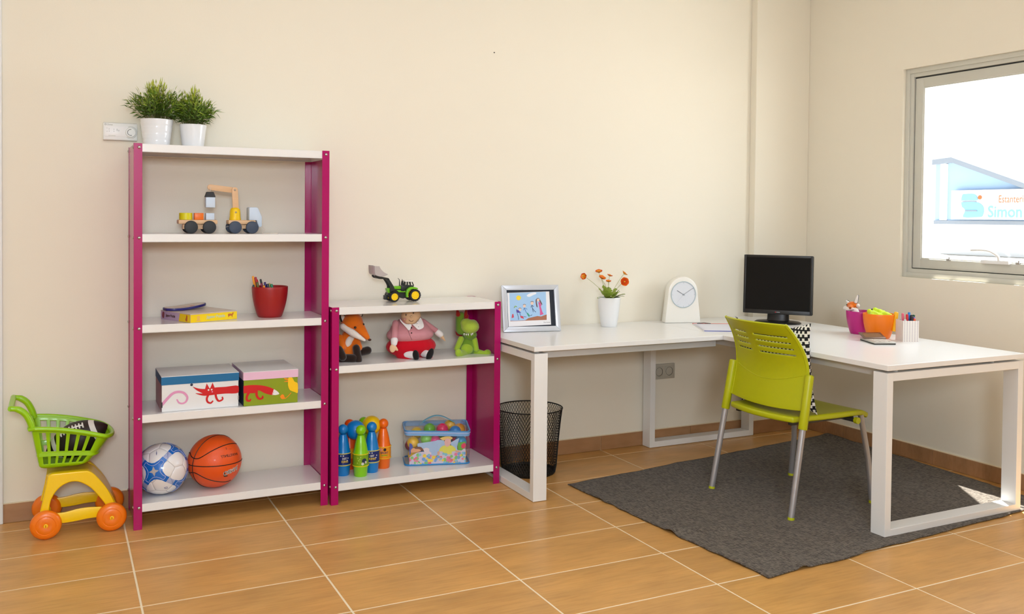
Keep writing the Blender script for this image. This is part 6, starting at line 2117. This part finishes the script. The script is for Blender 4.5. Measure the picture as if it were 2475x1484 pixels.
# pen box
PBX = thing('pen_box', 'white patterned square pen box at the end of the row of pots', 'pen holder', (3.645, -1.262, ZT), math.radians(-24))
def pb_mat():
    m = mat('white_card_with_grey_stitch_rows', (236, 228, 222), .6)
    nt = m.node_tree
    p = nt.nodes['Principled BSDF']
    tc = nt.nodes.new('ShaderNodeTexCoord')
    sp_ = nt.nodes.new('ShaderNodeSeparateXYZ')
    nt.links.new(tc.outputs['Object'], sp_.inputs[0])
    def mth(op, a, b_=None):
        n = nt.nodes.new('ShaderNodeMath'); n.operation = op
        for k, q in ((0, a), (1, b_)):
            if q is None: continue
            if isinstance(q, (int, float)): n.inputs[k].default_value = q
            else: nt.links.new(q, n.inputs[k])
        return n.outputs[0]
    hx = mth('FRACT', mth('DIVIDE', mth('ADD', sp_.outputs['X'], sp_.outputs['Y']), .0135))
    ln = mth('LESS_THAN', mth('ABSOLUTE', mth('SUBTRACT', hx, .5)), .17)
    dash = mth('GREATER_THAN', mth('FRACT', mth('DIVIDE', sp_.outputs['Z'], .006)), .45)
    k = mth('MULTIPLY', ln, dash)
    mx = nt.nodes.new('ShaderNodeMix'); mx.data_type = 'RGBA'
    mx.inputs['A'].default_value = lin((238, 230, 222)); mx.inputs['B'].default_value = lin((188, 172, 176))
    nt.links.new(k, mx.inputs['Factor'])
    nt.links.new(mx.outputs['Result'], p.inputs['Base Color'])
    return m
PBM = pb_mat()
h, e_ = .108, .041
b = B()
b.box((-e_, -e_, 0), (e_, -e_+.002, h)).box((-e_, e_-.002, 0), (e_, e_, h)).box((-e_, -e_+.002, 0), (-e_+.002, e_-.002, h)).box((e_-.002, -e_+.002, 0), (e_, e_-.002, h)).box((-e_+.002, -e_+.002, 0), (e_-.002, e_-.002, .003))
obj('box_walls', b, PBM, PBX, local=True, smooth=False)
ZP = ZT+.108
def wl(u, v, z):
    return tuple(WM[PBX.name] @ V((u, v, z-ZT)))
for (u0, v0), (u1, v1), dz, r, rgb, lb in (
        ((-.018, .0, ), (-.022, .006), .034, .0062, (222, 96, 116), 'pink felt pen in the square pen box'),
        ((-.002, -.01), (-.004, -.004), .030, .0062, (206, 20, 34), 'red felt pen in the square pen box'),
        ((.004, .012), (.018, .018), .038, .0062, (40, 130, 216), 'bright blue felt pen leaning right in the square pen box'),
        ((.012, -.018), (.016, -.020), .020, .0062, (36, 26, 44), 'dark violet felt pen at the front of the square pen box'),
        ((.018, .004), (.024, .006), .026, .0066, (24, 26, 34), 'black felt pen in the square pen box'),
        ((.022, -.014), (.026, -.022), .010, .0064, (238, 92, 30), 'orange-red felt pen in the square pen box'),
        ((.026, -.004), (.030, -.010), .016, .0062, (130, 80, 180), 'purple felt pen in the square pen box'),
        ((.022, .020), (.040, .012), .026, .0062, (24, 84, 52), 'dark green felt pen leaning out at the right of the square pen box'),
        ((-.026, -.022), (-.024, -.026), .006, .0060, (206, 206, 206), 'grey capped felt pen low in the square pen box')):
    pen(wl(u0, v0, ZP-.085), wl(u1, v1, ZP+dz), r, C_('felt_%d_%d_%d' % rgb, rgb), C_('felt_%d_%d_%d' % rgb, rgb), lb, 'felt pens in the pen box', cat='felt pen', name='felt_pen')
pen((3.640, -1.183, ZT+.040), (3.650, -1.189, ZT+.142), .0105, C_('felt_amber', (252, 186, 10)), C_('felt_amber', (252, 186, 10)), 'fat amber yellow marker standing between orange pot and pen box', cat='marker', name='marker')
# calculator
ca = thing('calculator', 'silver calculator with a flip-up display in front of the pots', 'calculator', (3.455, -1.245, ZT), math.radians(66))
CS = mat('silver_calculator_plastic', (196, 192, 184), .3, metal=.3)
CDK = mat('dark_calculator_base', (52, 52, 48), .5)
b = B().box((-.085, -.055, .0), (.085, .055, .006), bev=.003)
obj('base', b, CDK, ca, local=True)
obj('body', B().box((-.086, -.056, .005), (.086, .056, .014), bev=.0045, seg=3), CS, ca, local=True)
kb_ = mat('pale_calculator_keys', (214, 206, 196), .4)
for i in range(5):
    for j in range(4):
        obj('key', B().box((-.074+i*.0195, -.044+j*.0225, .0135), (-.060+i*.0195, -.027+j*.0225, .0160), bev=.001), kb_, ca, local=True)
dmx = M.Translation((.030, 0, .014)) @ M.Rotation(math.radians(-16), 4, 'Y')
dp = obj('display_flap', B().box((0, -.058, 0), (.075, .058, .005), bev=.0015, mtx=dmx), mat('bronze_display_frame', (120, 96, 82), .3, metal=.4), ca, local=True)
obj('display_glass', B().box((.012, -.046, .0048), (.060, .046, .0054), mtx=dmx), mat('brown_lcd', (120, 104, 82), .15), dp, local=True, smooth=False)
